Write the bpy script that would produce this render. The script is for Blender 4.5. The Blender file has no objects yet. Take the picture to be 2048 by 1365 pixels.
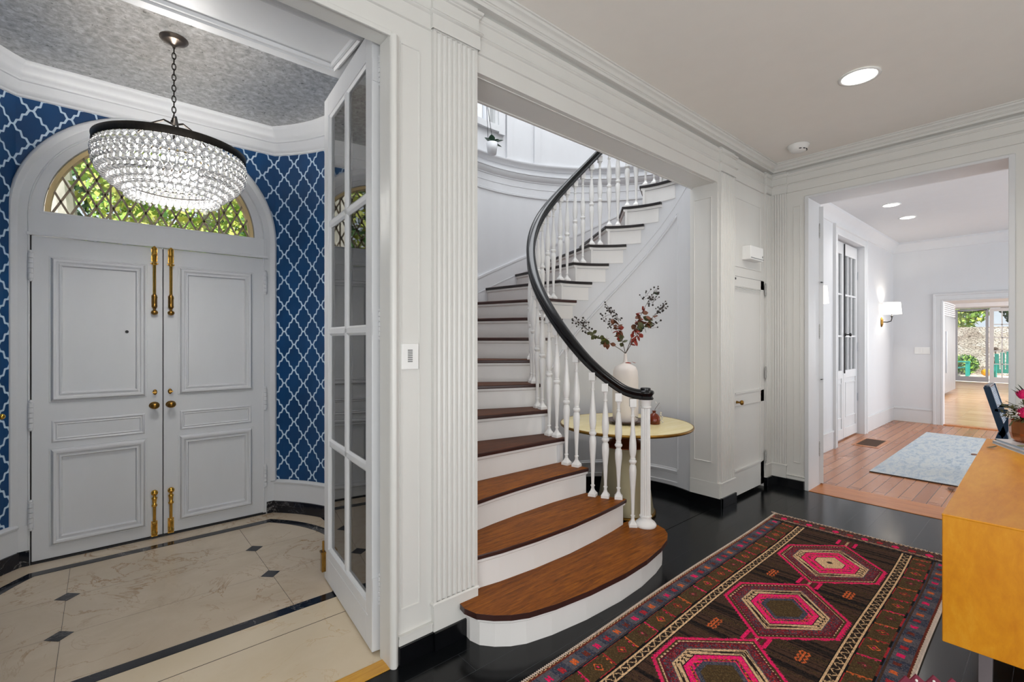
import bpy, bmesh, math, random
from math import sin, cos, pi, radians, degrees, hypot, atan2
from mathutils import Vector, Matrix
random.seed(7)
C = bpy.context.scene.collection
S = bpy.context.scene

# ------------------------------------------------------------------ camera
FPX, HZ, EYE = 949.6, 680.0, 1.4
AL = atan2(2125 - 1024, FPX)
cam_d = bpy.data.cameras.new('camera'); cam = bpy.data.objects.new('camera', cam_d); C.objects.link(cam)
cam.location = (0, 0, EYE); cam.rotation_euler = (pi/2, 0, AL - pi/2)
cam_d.sensor_width = 36; cam_d.lens = 36*FPX/2048; cam_d.shift_y = -2.5/2048; cam_d.clip_start = .05; cam_d.clip_end = 200
S.camera = cam
# ------------------------------------------------------------------ colour management, world, sun, large lights
S.view_settings.view_transform = 'Standard'; S.view_settings.look = 'None'
S.view_settings.exposure = 0.09; S.view_settings.gamma = 1.0; S.view_settings.use_curve_mapping = False
W = bpy.data.worlds.new('world'); S.world = W; W.use_nodes = True
wn = W.node_tree; wn.nodes.clear()
_o = wn.nodes.new('ShaderNodeOutputWorld'); _b = wn.nodes.new('ShaderNodeBackground'); _s = wn.nodes.new('ShaderNodeTexSky')
_s.sky_type = 'HOSEK_WILKIE'; _s.sun_direction = (-.35, -.55, .76); _s.turbidity = 4.0; _s.ground_albedo = .4
_mx = wn.nodes.new('ShaderNodeMix'); _mx.data_type = 'RGBA'; _mx.inputs[0].default_value = .7
_mx.inputs[7].default_value = (.86, .92, 1.0, 1)
wn.links.new(_s.outputs[0], _mx.inputs[6]); wn.links.new(_mx.outputs[2], _b.inputs[0]); wn.links.new(_b.outputs[0], _o.inputs[0])
_b.inputs[1].default_value = 1.35
def lamp(name, kind, loc, energy, rot=(0, 0, 0), size=1, size_y=None, color=(1, 1, 1), spread=None, blend=None, angle=None, radius=None):
    d = bpy.data.lights.new(name, kind); d.energy = energy; d.color = color
    if kind == 'AREA':
        d.shape = 'RECTANGLE' if size_y else 'SQUARE'; d.size = size
        if size_y: d.size_y = size_y
        if spread: d.spread = spread
    elif kind == 'SPOT': d.spot_size = size; d.spot_blend = blend or .5; d.shadow_soft_size = radius or .08
    elif kind == 'POINT': d.shadow_soft_size = radius or .03
    elif kind == 'SUN': d.angle = radians(.6)
    o = bpy.data.objects.new(name, d); C.objects.link(o); o.location = loc; o.rotation_euler = rot
    return o
lamp('sun', 'SUN', (0, -5, 12), 8, rot=(radians(40), 0, radians(-32)), color=(1, .96, .88))
# fill lamps added behind and beside the camera (the hall's unseen end)
lamp('hall_fill_light', 'AREA', (-1.9, -1.0, 1.2), 70, rot=(0, radians(-112), radians(30)), size=1.8, size_y=2.2, color=(.965, .985, 1))
lamp('hall_side_fill_light', 'AREA', (1.2, -2.4, 1.1), 70, rot=(radians(112), 0, 0), size=3.6, size_y=1.8, color=(.965, .985, 1))
# daylight from the tall upstairs windows of the stairwell
lamp('stair_window_light', 'AREA', (3.2, 2.6, 5.85), 96, rot=(0, 0, 0), size=2.2, color=(.94, .97, 1))
# fill lamps added on the unseen sides of the dining room and kitchen
lamp('dining_fill_light', 'AREA', (7.6, -2.7, 1.7), 102, rot=(radians(98), 0, 0), size=4.5, size_y=2.2, color=(.91, .965, 1))
lamp('kitchen_fill_light', 'AREA', (15.5, -2.3, 1.7), 300, rot=(radians(90), 0, 0), size=8, size_y=1.8, color=(.94, .97, 1))

# ------------------------------------------------------------------ colour and material helpers
def lin(c):
    return tuple(((v/255)/12.92 if v/255 <= .04045 else ((v/255+.055)/1.055)**2.4) for v in c)
def newmat(name):
    m = bpy.data.materials.new(name); m.use_nodes = True; nt = m.node_tree
    return m, nt, nt.nodes['Principled BSDF'], nt.nodes['Material Output']
def N(nt, t, **kw):
    n = nt.nodes.new(t)
    for k, v in kw.items(): setattr(n, k, v)
    return n
def ramp(nt, fac, stops):
    r = N(nt, 'ShaderNodeValToRGB'); e = r.color_ramp.elements
    while len(e) < len(stops): e.new(.5)
    for i, (p, c) in enumerate(stops): e[i].position = p; e[i].color = (*c, 1)
    nt.links.new(fac, r.inputs[0]); return r.outputs[0]
def mapping(nt, scale=(1, 1, 1), rot=(0, 0, 0), loc=(0, 0, 0), src='pos'):
    if src == 'pos': g = N(nt, 'ShaderNodeNewGeometry').outputs['Position']
    elif src == 'uv': g = N(nt, 'ShaderNodeTexCoord').outputs['UV']
    else: g = N(nt, 'ShaderNodeTexCoord').outputs['Object']
    mp = N(nt, 'ShaderNodeMapping'); mp.inputs['Scale'].default_value = scale; mp.inputs['Rotation'].default_value = rot; mp.inputs['Location'].default_value = loc
    nt.links.new(g, mp.inputs[0]); return mp.outputs[0]
def noise(nt, vec, scale, detail=4, rough=.5, dist=0):
    n = N(nt, 'ShaderNodeTexNoise'); n.inputs['Scale'].default_value = scale; n.inputs['Detail'].default_value = detail
    n.inputs['Roughness'].default_value = rough; n.inputs['Distortion'].default_value = dist
    nt.links.new(vec, n.inputs['Vector']); return n.outputs[0]
def bump(nt, bs, h, strength=.2, dist=.01):
    b = N(nt, 'ShaderNodeBump'); b.inputs['Strength'].default_value = strength; b.inputs['Distance'].default_value = dist
    nt.links.new(h, b.inputs['Height']); nt.links.new(b.outputs[0], bs.inputs['Normal'])
def paint(name, rgb, rough=.4, metallic=0, spec=.5, var=.04, bs=8, bumpy=.0, bscale=60):
    m, nt, b, o = newmat(name); c = lin(rgb)
    f = noise(nt, mapping(nt, (1, 1, .35)), bs, 5, .6)
    col = ramp(nt, f, [(.3, tuple(v*(1-var) for v in c)), (.7, tuple(min(1, v*(1+var)) for v in c))])
    nt.links.new(col, b.inputs['Base Color'])
    b.inputs['Roughness'].default_value = rough; b.inputs['Metallic'].default_value = metallic
    b.inputs['Specular IOR Level'].default_value = spec
    if bumpy: bump(nt, b, noise(nt, mapping(nt, (1, 1, .3)), bscale, 3), bumpy, .004)
    return m
M = {}
M['white'] = paint('white_gloss_paint', (216, 215, 211), .33, var=.012, bumpy=.12, bscale=14)
M['white_door'] = paint('white_door_paint', (214, 215, 217), .42, var=.015, bumpy=.15, bscale=10)
M['wall_paint'] = paint('warm_white_wall_paint', (222, 220, 215), .55, var=.012)
M['stair_wall'] = paint('stair_wall_paint', (214, 215, 218), .6, var=.015, bumpy=.15, bscale=9)
M['ceiling'] = paint('ceiling_paint', (236, 232, 226), .7, var=.012)
M['dining_wall'] = paint('dining_wall_paint', (216, 217, 220), .6, var=.01)
M['black_gloss'] = paint('black_gloss_paint', (10, 11, 14), .2, spec=.4, var=.2, bumpy=.1, bscale=20)
M['baluster_white'] = paint('baluster_white_paint', (236, 235, 233), .3, var=.015)
M['riser_white'] = paint('riser_white_paint', (230, 228, 226), .45, var=.02, bs=5)
M['dark_metal'] = paint('aged_dark_metal', (58, 54, 50), .42, metallic=.85, var=.2, bs=40)
M['canopy_metal'] = paint('brushed_bronze', (120, 108, 98), .3, metallic=.9, var=.12)
M['iron'] = paint('black_iron', (26, 26, 28), .4, metallic=.3)
M['brass'] = paint('aged_brass', (214, 166, 74), .25, metallic=.95, var=.22, bs=60)
M['dark_brass'] = paint('dark_brass', (150, 112, 52), .3, metallic=.95, var=.3, bs=80)
M['bright_brass'] = paint('polished_brass', (206, 164, 70), .2, metallic=.95, var=.1)
M['brown_lead'] = paint('brown_lead_came', (150, 134, 114), .5, metallic=.2, var=.15, bs=30)
M['plastic'] = paint('white_plastic', (236, 236, 234), .35, var=.01)
M['grey_plastic'] = paint('grey_print', (120, 120, 120), .5)
M['hinge_grey'] = paint('worn_painted_hinge', (168, 168, 166), .4, var=.25, bs=120)
M['steel'] = paint('brushed_steel', (176, 180, 186), .35, metallic=.55, var=.06)
M['ceramic'] = paint('matte_white_ceramic', (226, 218, 212), .75, var=.05, bs=3, bumpy=.3, bscale=70)
M['plate'] = paint('dark_glazed_plate', (92, 74, 72), .35, var=.2)
M['twig'] = paint('brown_twig', (70, 52, 38), .7)
M['berry'] = paint('dark_berry', (46, 38, 34), .5)
M['leaf_red'] = paint('red_autumn_leaf', (140, 44, 28), .55, var=.35, bs=40)
M['leaf_rust'] = paint('rust_autumn_leaf', (108, 62, 36), .55, var=.35, bs=40)
M['leaf_olive'] = paint('olive_leaf', (74, 76, 38), .55, var=.3, bs=40)
M['leaf_lime'] = paint('lime_leaf', (126, 148, 44), .5, var=.2)
M['leaf_dark'] = paint('dark_green_leaf', (30, 66, 44), .4, var=.25)
M['leaf_grey'] = paint('grey_green_leaf', (78, 100, 96), .5, var=.25)
M['protea'] = paint('magenta_petal', (214, 28, 104), .5, var=.25, bs=50)
M['maroon'] = paint('maroon_cloth', (108, 18, 44), .7, var=.15)
M['navy'] = paint('navy_lacquer', (22, 52, 78), .25, var=.1)
M['cane'] = paint('blue_grey_cord', (164, 172, 184), .7, var=.12)
M['cushion'] = paint('pale_cushion', (208, 208, 218), .8)
M['shade'] = None
M['leg_steel'] = paint('dull_steel_leg', (96, 88, 90), .4, metallic=.6, var=.05)
M['curtain'] = paint('sheer_white_curtain', (236, 238, 242), .9)
M['teal'] = paint('teal_chair_paint', (28, 150, 138), .5, var=.08)
M['pumpkin'] = paint('yellow_pumpkin', (232, 160, 24), .45, var=.1)
M['soil'] = paint('garden_soil', (96, 76, 56), .9, var=.2)
M['book_cover'] = paint('pale_book_cover', (214, 214, 218), .4, var=.03)
M['pages'] = paint('book_pages', (176, 196, 214), .7)
M['copper'] = paint('hammered_copper', (176, 112, 72), .25, metallic=.95, var=.15)
M['tan'] = paint('tan_paint_with_sunlight', (214, 190, 138), .6)  # yellowish tan with the sunlight on the frame painted in
M['trunk'] = paint('pale_bark', (188, 184, 176), .9, var=.25, bs=6, bumpy=.5, bscale=12)
M['green1'] = paint('bright_green_foliage', (150, 190, 84), .6, var=.3, bs=3)
M['green2'] = paint('yellow_green_foliage', (200, 208, 104), .6, var=.3, bs=3)
M['green3'] = paint('deep_green_foliage', (60, 98, 50), .6, var=.3, bs=3)
M['gold_leaf'] = paint('golden_autumn_foliage', (226, 184, 84), .6, var=.3, bs=3)
M['patio'] = paint('pale_flagstone', (210, 200, 190), .85, var=.15, bs=2)
M['table_base'] = paint('satin_champagne_metal', (168, 158, 128), .38, metallic=.45, var=.05)
M['table_rim'] = paint('antique_brass_rim', (150, 112, 48), .3, metallic=.9, var=.15)
M['copper_cone'] = paint('copper_lacquer', (118, 62, 34), .28, metallic=.7, var=.1)
M['crack'] = paint('dark_joint_and_gap_shade', (60, 56, 54), .8)  # tile joints, and shade painted into the door gaps

m_ = M['curtain']; _nt = m_.node_tree; _tr = N(_nt, 'ShaderNodeBsdfTranslucent'); _tr.inputs[0].default_value = (.9, .92, .95, 1); _ms = N(_nt, 'ShaderNodeMixShader'); _ms.inputs[0].default_value = .75
_nt.links.new(_nt.nodes['Principled BSDF'].outputs[0], _ms.inputs[1]); _nt.links.new(_tr.outputs[0], _ms.inputs[2]); _nt.links.new(_ms.outputs[0], _nt.nodes['Material Output'].inputs[0])
def emit(name, rgb, strength):
    m, nt, b, o = newmat(name); b.inputs['Base Color'].default_value = (*lin(rgb), 1)
    b.inputs['Emission Color'].default_value = (*lin(rgb), 1); b.inputs['Emission Strength'].default_value = strength
    return m
M['lamp_lens'] = emit('lit_lamp_lens', (255, 253, 248), 9)
M['shade'] = emit('lit_linen_shade', (255, 250, 240), 1.25)
M['bulb'] = emit('lit_bulb', (255, 246, 230), 3.5)

# thin clear window glass: transparent + fresnel gloss
m, nt, b, o = newmat('window_glass')
t = N(nt, 'ShaderNodeBsdfTransparent'); t.inputs[0].default_value = (.94, .96, .96, 1)
g = N(nt, 'ShaderNodeBsdfGlossy'); g.inputs['Roughness'].default_value = .02
lw = N(nt, 'ShaderNodeFresnel'); lw.inputs[0].default_value = 1.5
mul = N(nt, 'ShaderNodeMath', operation='MULTIPLY'); mul.inputs[1].default_value = 1.6; mul.use_clamp = True
mx = N(nt, 'ShaderNodeMixShader')
nt.links.new(lw.outputs[0], mul.inputs[0]); nt.links.new(mul.outputs[0], mx.inputs[0]); nt.links.new(t.outputs[0], mx.inputs[1]); nt.links.new(g.outputs[0], mx.inputs[2])
nt.links.new(mx.outputs[0], o.inputs[0]); M['glass'] = m
# crystal of the chandelier
m, nt, b, o = newmat('chandelier_crystal')
b.inputs['Base Color'].default_value = (1, 1, 1, 1); b.inputs['Roughness'].default_value = .03
b.inputs['Transmission Weight'].default_value = .9; b.inputs['IOR'].default_value = 1.5
M['crystal'] = m
m, nt, b, o = newmat('amber_glass')
b.inputs['Base Color'].default_value = (*lin((170, 70, 16)), 1); b.inputs['Roughness'].default_value = .05
b.inputs['Transmission Weight'].default_value = .75; M['amber'] = m

# stained oak treads, grain along the tread (object-free: position based)
def wood(name, c1, c2, c3, scale, rough, stretch, rot=0, spec=.5, bmp=.15):
    m, nt, b, o = newmat(name)
    v = mapping(nt, stretch, (0, 0, rot))
    n1 = noise(nt, v, scale, 8, .62, .8)
    n2 = noise(nt, v, scale*5, 4, .7, .3)
    mxx = N(nt, 'ShaderNodeMix'); mxx.data_type = 'FLOAT'; mxx.inputs[0].default_value = .35
    nt.links.new(n1, mxx.inputs[2]); nt.links.new(n2, mxx.inputs[3])
    col = ramp(nt, mxx.outputs[0], [(.32, lin(c1)), (.5, lin(c2)), (.68, lin(c3))])
    nt.links.new(col, b.inputs['Base Color']); b.inputs['Roughness'].default_value = rough; b.inputs['Specular IOR Level'].default_value = spec
    bump(nt, b, mxx.outputs[0], bmp, .002); return m
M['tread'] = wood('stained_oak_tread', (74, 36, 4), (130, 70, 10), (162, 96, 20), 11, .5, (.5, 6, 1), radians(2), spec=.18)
M['tread_shaded'] = wood('shaded_stained_oak', (46, 20, 8), (84, 42, 16), (106, 58, 24), 9, .5, (.5, 5, 1), radians(2), spec=.18)  # darker copy of the tread oak, shade painted in for upper treads
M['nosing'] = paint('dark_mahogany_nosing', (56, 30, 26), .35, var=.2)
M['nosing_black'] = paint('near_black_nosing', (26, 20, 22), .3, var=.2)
M['console'] = wood('honey_maple', (206, 126, 8), (222, 146, 18), (234, 168, 44), 3.2, .4, (.6, 2.4, 1), radians(8), bmp=.04)
M['cream_top'] = wood('cream_lacquered_wood', (226, 208, 152), (234, 218, 166), (240, 226, 180), 4, .25, (.5, 3, 1), 0, bmp=.02)

def planks(name, cols, mortar, w, l, rough, msize, rot=0, spec=.5, grain=.25, bmp=.2, squash=1):
    m, nt, b, o = newmat(name)
    v = mapping(nt, (1, 1, 0), (0, 0, rot))
    br = N(nt, 'ShaderNodeTexBrick'); br.offset = .37; br.offset_frequency = 2
    br.inputs['Scale'].default_value = 1; br.inputs['Brick Width'].default_value = l; br.inputs['Row Height'].default_value = w
    br.inputs['Mortar Size'].default_value = msize; br.inputs['Mortar Smooth'].default_value = .2
    br.inputs['Color1'].default_value = (0, 0, 0, 1); br.inputs['Color2'].default_value = (1, 1, 1, 1); br.inputs['Mortar'].default_value = (.5, .5, .5, 1)
    nt.links.new(v, br.inputs['Vector'])
    g = noise(nt, mapping(nt, (1.2, 14, 1), (0, 0, rot)), 6, 6, .6, .6)
    mxx = N(nt, 'ShaderNodeMix'); mxx.data_type = 'FLOAT'; mxx.inputs[0].default_value = 1-grain
    nt.links.new(g, mxx.inputs[2]); nt.links.new(br.outputs['Color'], mxx.inputs[3])
    col = ramp(nt, mxx.outputs[0], [(0, lin(cols[0])), (.5, lin(cols[1])), (1, lin(cols[2]))])
    fin = N(nt, 'ShaderNodeMix'); fin.data_type = 'RGBA'; fin.inputs[7].default_value = (*lin(mortar), 1)
    nt.links.new(br.outputs['Fac'], fin.inputs[0]); nt.links.new(col, fin.inputs[6]); nt.links.new(fin.outputs[2], b.inputs['Base Color'])
    b.inputs['Roughness'].default_value = rough; b.inputs['Specular IOR Level'].default_value = spec
    rr = ramp(nt, noise(nt, mapping(nt, (1, 1, 1)), 5, 4), [(.3, (rough*.9,)*3), (.7, (rough*1.12,)*3)]); nt.links.new(rr, b.inputs['Roughness'])
    inv = N(nt, 'ShaderNodeMath', operation='SUBTRACT'); inv.inputs[0].default_value = 1; nt.links.new(br.outputs['Fac'], inv.inputs[1])
    bump(nt, b, inv.outputs[0], bmp, .002); return m
M['floor_black'] = planks('black_painted_floorboards', [(7, 8, 10), (10, 12, 14), (14, 16, 19)], (50, 54, 58), .135, 1.9, .17, .0010, bmp=.15, spec=.35)
M['floor_oak'] = planks('oak_strip_floor', [(150, 92, 56), (172, 110, 72), (190, 130, 90)], (84, 50, 32), .095, 1.35, .25, .0026)
M['floor_kitchen'] = planks('honey_oak_floor', [(196, 148, 108), (216, 172, 132), (230, 192, 154)], (120, 80, 50), .09, 1.2, .2, .001, rot=pi/2)
M['oak_border'] = wood('oak_threshold_board', (160, 92, 40), (190, 116, 58), (208, 138, 78), 7, .32, (5, .4, 1))
M['oak_plain'] = wood('yellow_oak_threshold', (190, 134, 44), (206, 152, 58), (222, 172, 80), 7, .35, (.4, 5, 1), radians(-6))

def marble(name, base, mid, vein, vscale, rough, vein_w=.03, warp=1.2, speck=None):
    m, nt, b, o = newmat(name)
    v = mapping(nt, (1, 1, 1), (0, 0, .4))
    n1 = noise(nt, v, 1.6, 8, .62, .6)
    col = ramp(nt, n1, [(.3, lin(base)), (.7, lin(mid))])
    vn = N(nt, 'ShaderNodeTexNoise'); vn.inputs['Scale'].default_value = vscale; vn.inputs['Detail'].default_value = 7; vn.inputs['Roughness'].default_value = .62; vn.inputs['Distortion'].default_value = warp
    nt.links.new(v, vn.inputs['Vector'])
    r = ramp(nt, vn.outputs[0], [(.5-vein_w, (0, 0, 0)), (.5, (1, 1, 1)), (.5+vein_w, (0, 0, 0))])
    msk = ramp(nt, noise(nt, v, 1.9, 3), [(.42, (0, 0, 0)), (.66, (1, 1, 1))])
    mu = N(nt, 'ShaderNodeMath', operation='MULTIPLY'); nt.links.new(r, mu.inputs[0]); nt.links.new(msk, mu.inputs[1])
    fin = N(nt, 'ShaderNodeMix'); fin.data_type = 'RGBA'; fin.inputs[7].default_value = (*lin(vein), 1)
    nt.links.new(mu.outputs[0], fin.inputs[0]); nt.links.new(col, fin.inputs[6]); nt.links.new(fin.outputs[2], b.inputs['Base Color'])
    b.inputs['Roughness'].default_value = rough; return m
M['marble'] = marble('cream_marble', (190, 172, 148), (216, 200, 178), (150, 112, 70), 2.6, .22, .016, 1.6)
M['marble_band'] = marble('light_cream_marble_band', (212, 194, 164), (224, 208, 182), (196, 158, 104), 2.2, .22, .012, 1.6)
M['marble_black'] = marble('black_veined_marble', (13, 15, 22), (24, 28, 40), (170, 166, 160), 5, .12, .014, 2.0)

# silver-leaf ceiling
m, nt, b, o = newmat('silver_leaf_ceiling')
col = ramp(nt, noise(nt, mapping(nt), 26, 9, .72, .3), [(.32, lin((140, 140, 139))), (.5, lin((186, 186, 185))), (.68, lin((224, 224, 224)))])
nt.links.new(col, b.inputs['Base Color']); b.inputs['Metallic'].default_value = .6
rr = ramp(nt, noise(nt, mapping(nt), 30, 6, .7), [(.35, (.26,)*3), (.65, (.5,)*3)]); nt.links.new(rr, b.inputs['Roughness'])
bump(nt, b, noise(nt, mapping(nt), 22, 6, .7), .12, .01); M['silver'] = m

# quatrefoil trellis wallpaper on UV = (arc length, height)
m, nt, b, o = newmat('blue_quatrefoil_wallpaper')
uv = N(nt, 'ShaderNodeTexCoord').outputs['UV']; sp = N(nt, 'ShaderNodeSeparateXYZ'); nt.links.new(uv, sp.inputs[0])
def mth(op, a, c=None, clamp=False):
    n = N(nt, 'ShaderNodeMath', operation=op); n.use_clamp = clamp
    for i, x in enumerate((a, c)):
        if x is None: continue
        if isinstance(x, (int, float)): n.inputs[i].default_value = x
        else: nt.links.new(x, n.inputs[i])
    return n.outputs[0]
X_ = mth('MULTIPLY', sp.outputs[0], 1/.174); Y_ = mth('MULTIPLY', mth('SUBTRACT', sp.outputs[1], 2.825), 1/.209)
Pq = mth('ADD', X_, Y_); Qq = mth('SUBTRACT', X_, Y_)
def gfun(t):
    a = mth('MULTIPLY', mth('SINE', mth('MULTIPLY', t, 6*pi)), .034)
    c = mth('MULTIPLY', mth('SINE', mth('MULTIPLY', t, 2*pi)), .03)
    e = mth('MULTIPLY', mth('SINE', mth('MULTIPLY', t, 12*pi)), .007)
    return mth('ADD', mth('ADD', a, c), e)
def linedist(p, q):
    d = mth('SUBTRACT', p, gfun(q)); fr = mth('FRACT', mth('ADD', d, 100.5)); return mth('ABSOLUTE', mth('SUBTRACT', fr, .5))
dd = mth('MINIMUM', linedist(Pq, Qq), linedist(Qq, Pq))
mask = ramp(nt, dd, [(.040, (1, 1, 1)), (.052, (0, 0, 0))])
blue = ramp(nt, noise(nt, mapping(nt), 3, 3), [(.3, lin((4, 54, 98))), (.7, lin((6, 68, 118)))])
fin = N(nt, 'ShaderNodeMix'); fin.data_type = 'RGBA'; fin.inputs[7].default_value = (*lin((196, 216, 232)), 1)
nt.links.new(mask, fin.inputs[0]); nt.links.new(blue, fin.inputs[6]); nt.links.new(fin.outputs[2], b.inputs['Base Color'])
b.inputs['Roughness'].default_value = .38; M['wallpaper'] = m

# stone garden wall
m, nt, b, o = newmat('stacked_stone')
vo = N(nt, 'ShaderNodeTexVoronoi'); vo.inputs['Scale'].default_value = 1; nt.links.new(mapping(nt, (1.7, 1.7, 6)), vo.inputs['Vector'])
colr = ramp(nt, vo.outputs['Color'], [(.1, lin((176, 160, 148))), (.5, lin((222, 210, 198))), (.9, lin((240, 232, 224)))])
ed = N(nt, 'ShaderNodeTexVoronoi'); ed.feature = 'DISTANCE_TO_EDGE'; nt.links.new(mapping(nt, (1.7, 1.7, 6)), ed.inputs['Vector'])
em = ramp(nt, ed.outputs['Distance'], [(.02, (0, 0, 0)), (.09, (1, 1, 1))])
fin = N(nt, 'ShaderNodeMix'); fin.data_type = 'RGBA'; fin.inputs[6].default_value = (*lin((92, 78, 66)), 1)
nt.links.new(em, fin.inputs[0]); nt.links.new(colr, fin.inputs[7]); nt.links.new(fin.outputs[2], b.inputs['Base Color']); b.inputs['Roughness'].default_value = .9
bump(nt, b, ed.outputs['Distance'], .8, .05); M['stone'] = m
# dining rug
m, nt, b, o = newmat('blue_grey_wool_rug')
col = ramp(nt, noise(nt, mapping(nt, (.9, 3.0, 1)), 6.5, 10, .75, .6), [(.32, lin((146, 160, 172))), (.46, lin((176, 188, 200))), (.55, lin((202, 206, 206))), (.68, lin((170, 182, 192)))])
nt.links.new(col, b.inputs['Base Color']); b.inputs['Roughness'].default_value = .95; bump(nt, b, noise(nt, mapping(nt), 180, 3), .5, .004); M['rug2'] = m
# knotted rug: colour of each knot stored on the mesh
m, nt, b, o = newmat('hand_knotted_wool')
at = N(nt, 'ShaderNodeAttribute'); at.attribute_name = 'knot'
nt.links.new(at.outputs['Color'], b.inputs['Base Color']); b.inputs['Roughness'].default_value = .95; b.inputs['Specular IOR Level'].default_value = .2
bump(nt, b, noise(nt, mapping(nt), 260, 2), .5, .003); M['knots'] = m

# ------------------------------------------------------------------ mesh helpers
LOC = {}
class MB:
    def __init__(s): s.v = []; s.f = []; s.uv = None
    def add(s, vs, fs):
        b = len(s.v); s.v += [tuple(p) for p in vs]; s.f += [tuple(i+b for i in f) for f in fs]; return s
    def box(s, x0, y0, z0, x1, y1, z1, M4=None):
        vs = [(x, y, z) for z in (z0, z1) for y in (y0, y1) for x in (x0, x1)]
        if M4 is not None: vs = [M4 @ Vector(p) for p in vs]
        return s.add(vs, [(0, 2, 3, 1), (4, 5, 7, 6), (0, 1, 5, 4), (2, 6, 7, 3), (0, 4, 6, 2), (1, 3, 7, 5)])
    def prism(s, poly, z0, z1):
        n = len(poly); vs = [(x, y, z0) for x, y in poly] + [(x, y, z1) for x, y in poly]
        return s.add(vs, [tuple(range(n))[::-1], tuple(range(n, 2*n))] + [(i, (i+1) % n, n+(i+1) % n, n+i) for i in range(n)])
    def prism3(s, poly, O, U, V, Nn, h0, h1):
        O, U, V, Nn = map(Vector, (O, U, V, Nn)); n = len(poly)
        vs = [O+U*a+V*c+Nn*h0 for a, c in poly]+[O+U*a+V*c+Nn*h1 for a, c in poly]
        return s.add(vs, [tuple(range(n))[::-1], tuple(range(n, 2*n))] + [(i, (i+1) % n, n+(i+1) % n, n+i) for i in range(n)])
    def lathe(s, prof, c=(0, 0, 0), seg=24, M4=None, caps=True):
        b = []; n = len(prof)
        for r, z in prof:
            for k in range(seg):
                t = 2*pi*k/seg; p = Vector((r*cos(t), r*sin(t), z))
                if M4 is not None: p = M4 @ p
                b.append((p.x+c[0], p.y+c[1], p.z+c[2]))
        fs = [(i*seg+k, i*seg+(k+1) % seg, (i+1)*seg+(k+1) % seg, (i+1)*seg+k) for i in range(n-1) for k in range(seg)]
        if caps: fs += [tuple(range(seg))[::-1], tuple((n-1)*seg+k for k in range(seg))]
        return s.add(b, fs)
    def tube(s, pts, r, seg=8, closed=False):
        pts = [Vector(p) for p in pts]; n = len(pts); rs = r if isinstance(r, (list, tuple)) else [r]*n; vs = []; up = None
        for i, p in enumerate(pts):
            a = pts[(i+1) % n] if (closed or i < n-1) else p; c = pts[i-1] if (closed or i > 0) else p
            t = (a-c).normalized()
            if up is None: up = Vector((0, 0, 1)) if abs(t.z) < .9 else Vector((1, 0, 0))
            x = up.cross(t).normalized(); up = t.cross(x).normalized(); y = up
            for k in range(seg):
                an = 2*pi*k/seg; vs.append(p + x*(cos(an)*rs[i]) + y*(sin(an)*rs[i]))
        m_ = n if closed else n-1
        fs = [(i*seg+k, i*seg+(k+1) % seg, ((i+1) % n)*seg+(k+1) % seg, ((i+1) % n)*seg+k) for i in range(m_) for k in range(seg)]
        if not closed: fs += [tuple(range(seg))[::-1], tuple((n-1)*seg+k for k in range(seg))]
        return s.add(vs, fs)
    def ball(s, c, r, seg=10, rings=6, sc=(1, 1, 1)):
        pr = [(max(1e-4, r*sin(pi*i/rings)), -r*cos(pi*i/rings)) for i in range(rings+1)]
        mt = Matrix.Diagonal((*sc, 1)); return s.lathe(pr, c, seg, mt, caps=False)
    def sweep(s, path, prof, O=(0, 0, 0), U=(1, 0, 0), V=(0, 1, 0), Nn=(0, 0, 1), closed=False, loop=False):
        """profile of (offset to the left, height) carried along a path in the plane O,U,V, mitred at its corners"""
        O, U, V, Nn = map(Vector, (O, U, V, Nn)); n = len(path); vs = []; k = len(prof)
        for i in range(n):
            p = Vector(path[i])
            d1 = (p-Vector(path[i-1])).normalized() if (closed or i > 0) else None
            d2 = (Vector(path[(i+1) % n])-p).normalized() if (closed or i < n-1) else None
            if d1 is None: d1 = d2
            if d2 is None: d2 = d1
            n1 = Vector((-d1.y, d1.x)); n2 = Vector((-d2.y, d2.x)); mt = (n1+n2)/max(.25, 1+n1.dot(n2))
            for off, h in prof:
                q = p+mt*off; vs.append(O+U*q.x+V*q.y+Nn*h)
        m_ = n if closed else n-1; kk = k if loop else k-1
        fs = [(i*k+j, ((i+1) % n)*k+j, ((i+1) % n)*k+(j+1) % k, i*k+(j+1) % k) for i in range(m_) for j in range(kk)]
        if loop and not closed: fs += [tuple(range(k)), tuple((n-1)*k+j for j in range(k))[::-1]]
        return s.add(vs, fs)
    def build(s, name, mat, parent=None, smooth=False, bevel=0, label=None, uvf=None, auto=None):
        me = bpy.data.meshes.new(name); me.from_pydata(s.v, [], s.f); me.validate()
        bm = bmesh.new(); bm.from_mesh(me); bmesh.ops.recalc_face_normals(bm, faces=bm.faces); bm.to_mesh(me); bm.free()
        mats = mat if isinstance(mat, (list, tuple)) else [mat]
        for mm in mats: me.materials.append(M[mm] if isinstance(mm, str) else mm)
        if smooth: me.shade_smooth()
        if auto is not None:
            me.shade_smooth()
            try: me.set_sharp_from_angle(angle=radians(auto))
            except Exception: pass
        if uvf:
            uvl = me.uv_layers.new(name='UVMap')
            for l in me.loops: uvl.data[l.index].uv = uvf(me.vertices[l.vertex_index].co)
        o = bpy.data.objects.new(name, me); C.objects.link(o)
        if parent is not None: adopt(o, parent)
        if bevel:
            b_ = o.modifiers.new('bevel', 'BEVEL'); b_.width = bevel; b_.segments = 2; b_.limit_method = 'ANGLE'; b_.angle_limit = radians(35)
        if label: o['label'] = label
        return o
def adopt(o, parent):
    o.parent = parent; o.matrix_parent_inverse = LOC.get(parent.name, Matrix.Identity(4)).inverted()
def tag(o, label, cat, kind=None, group=None):
    o['label'] = label; o['category'] = cat
    if kind: o['kind'] = kind
    if group: o['group'] = group
    return o
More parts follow.
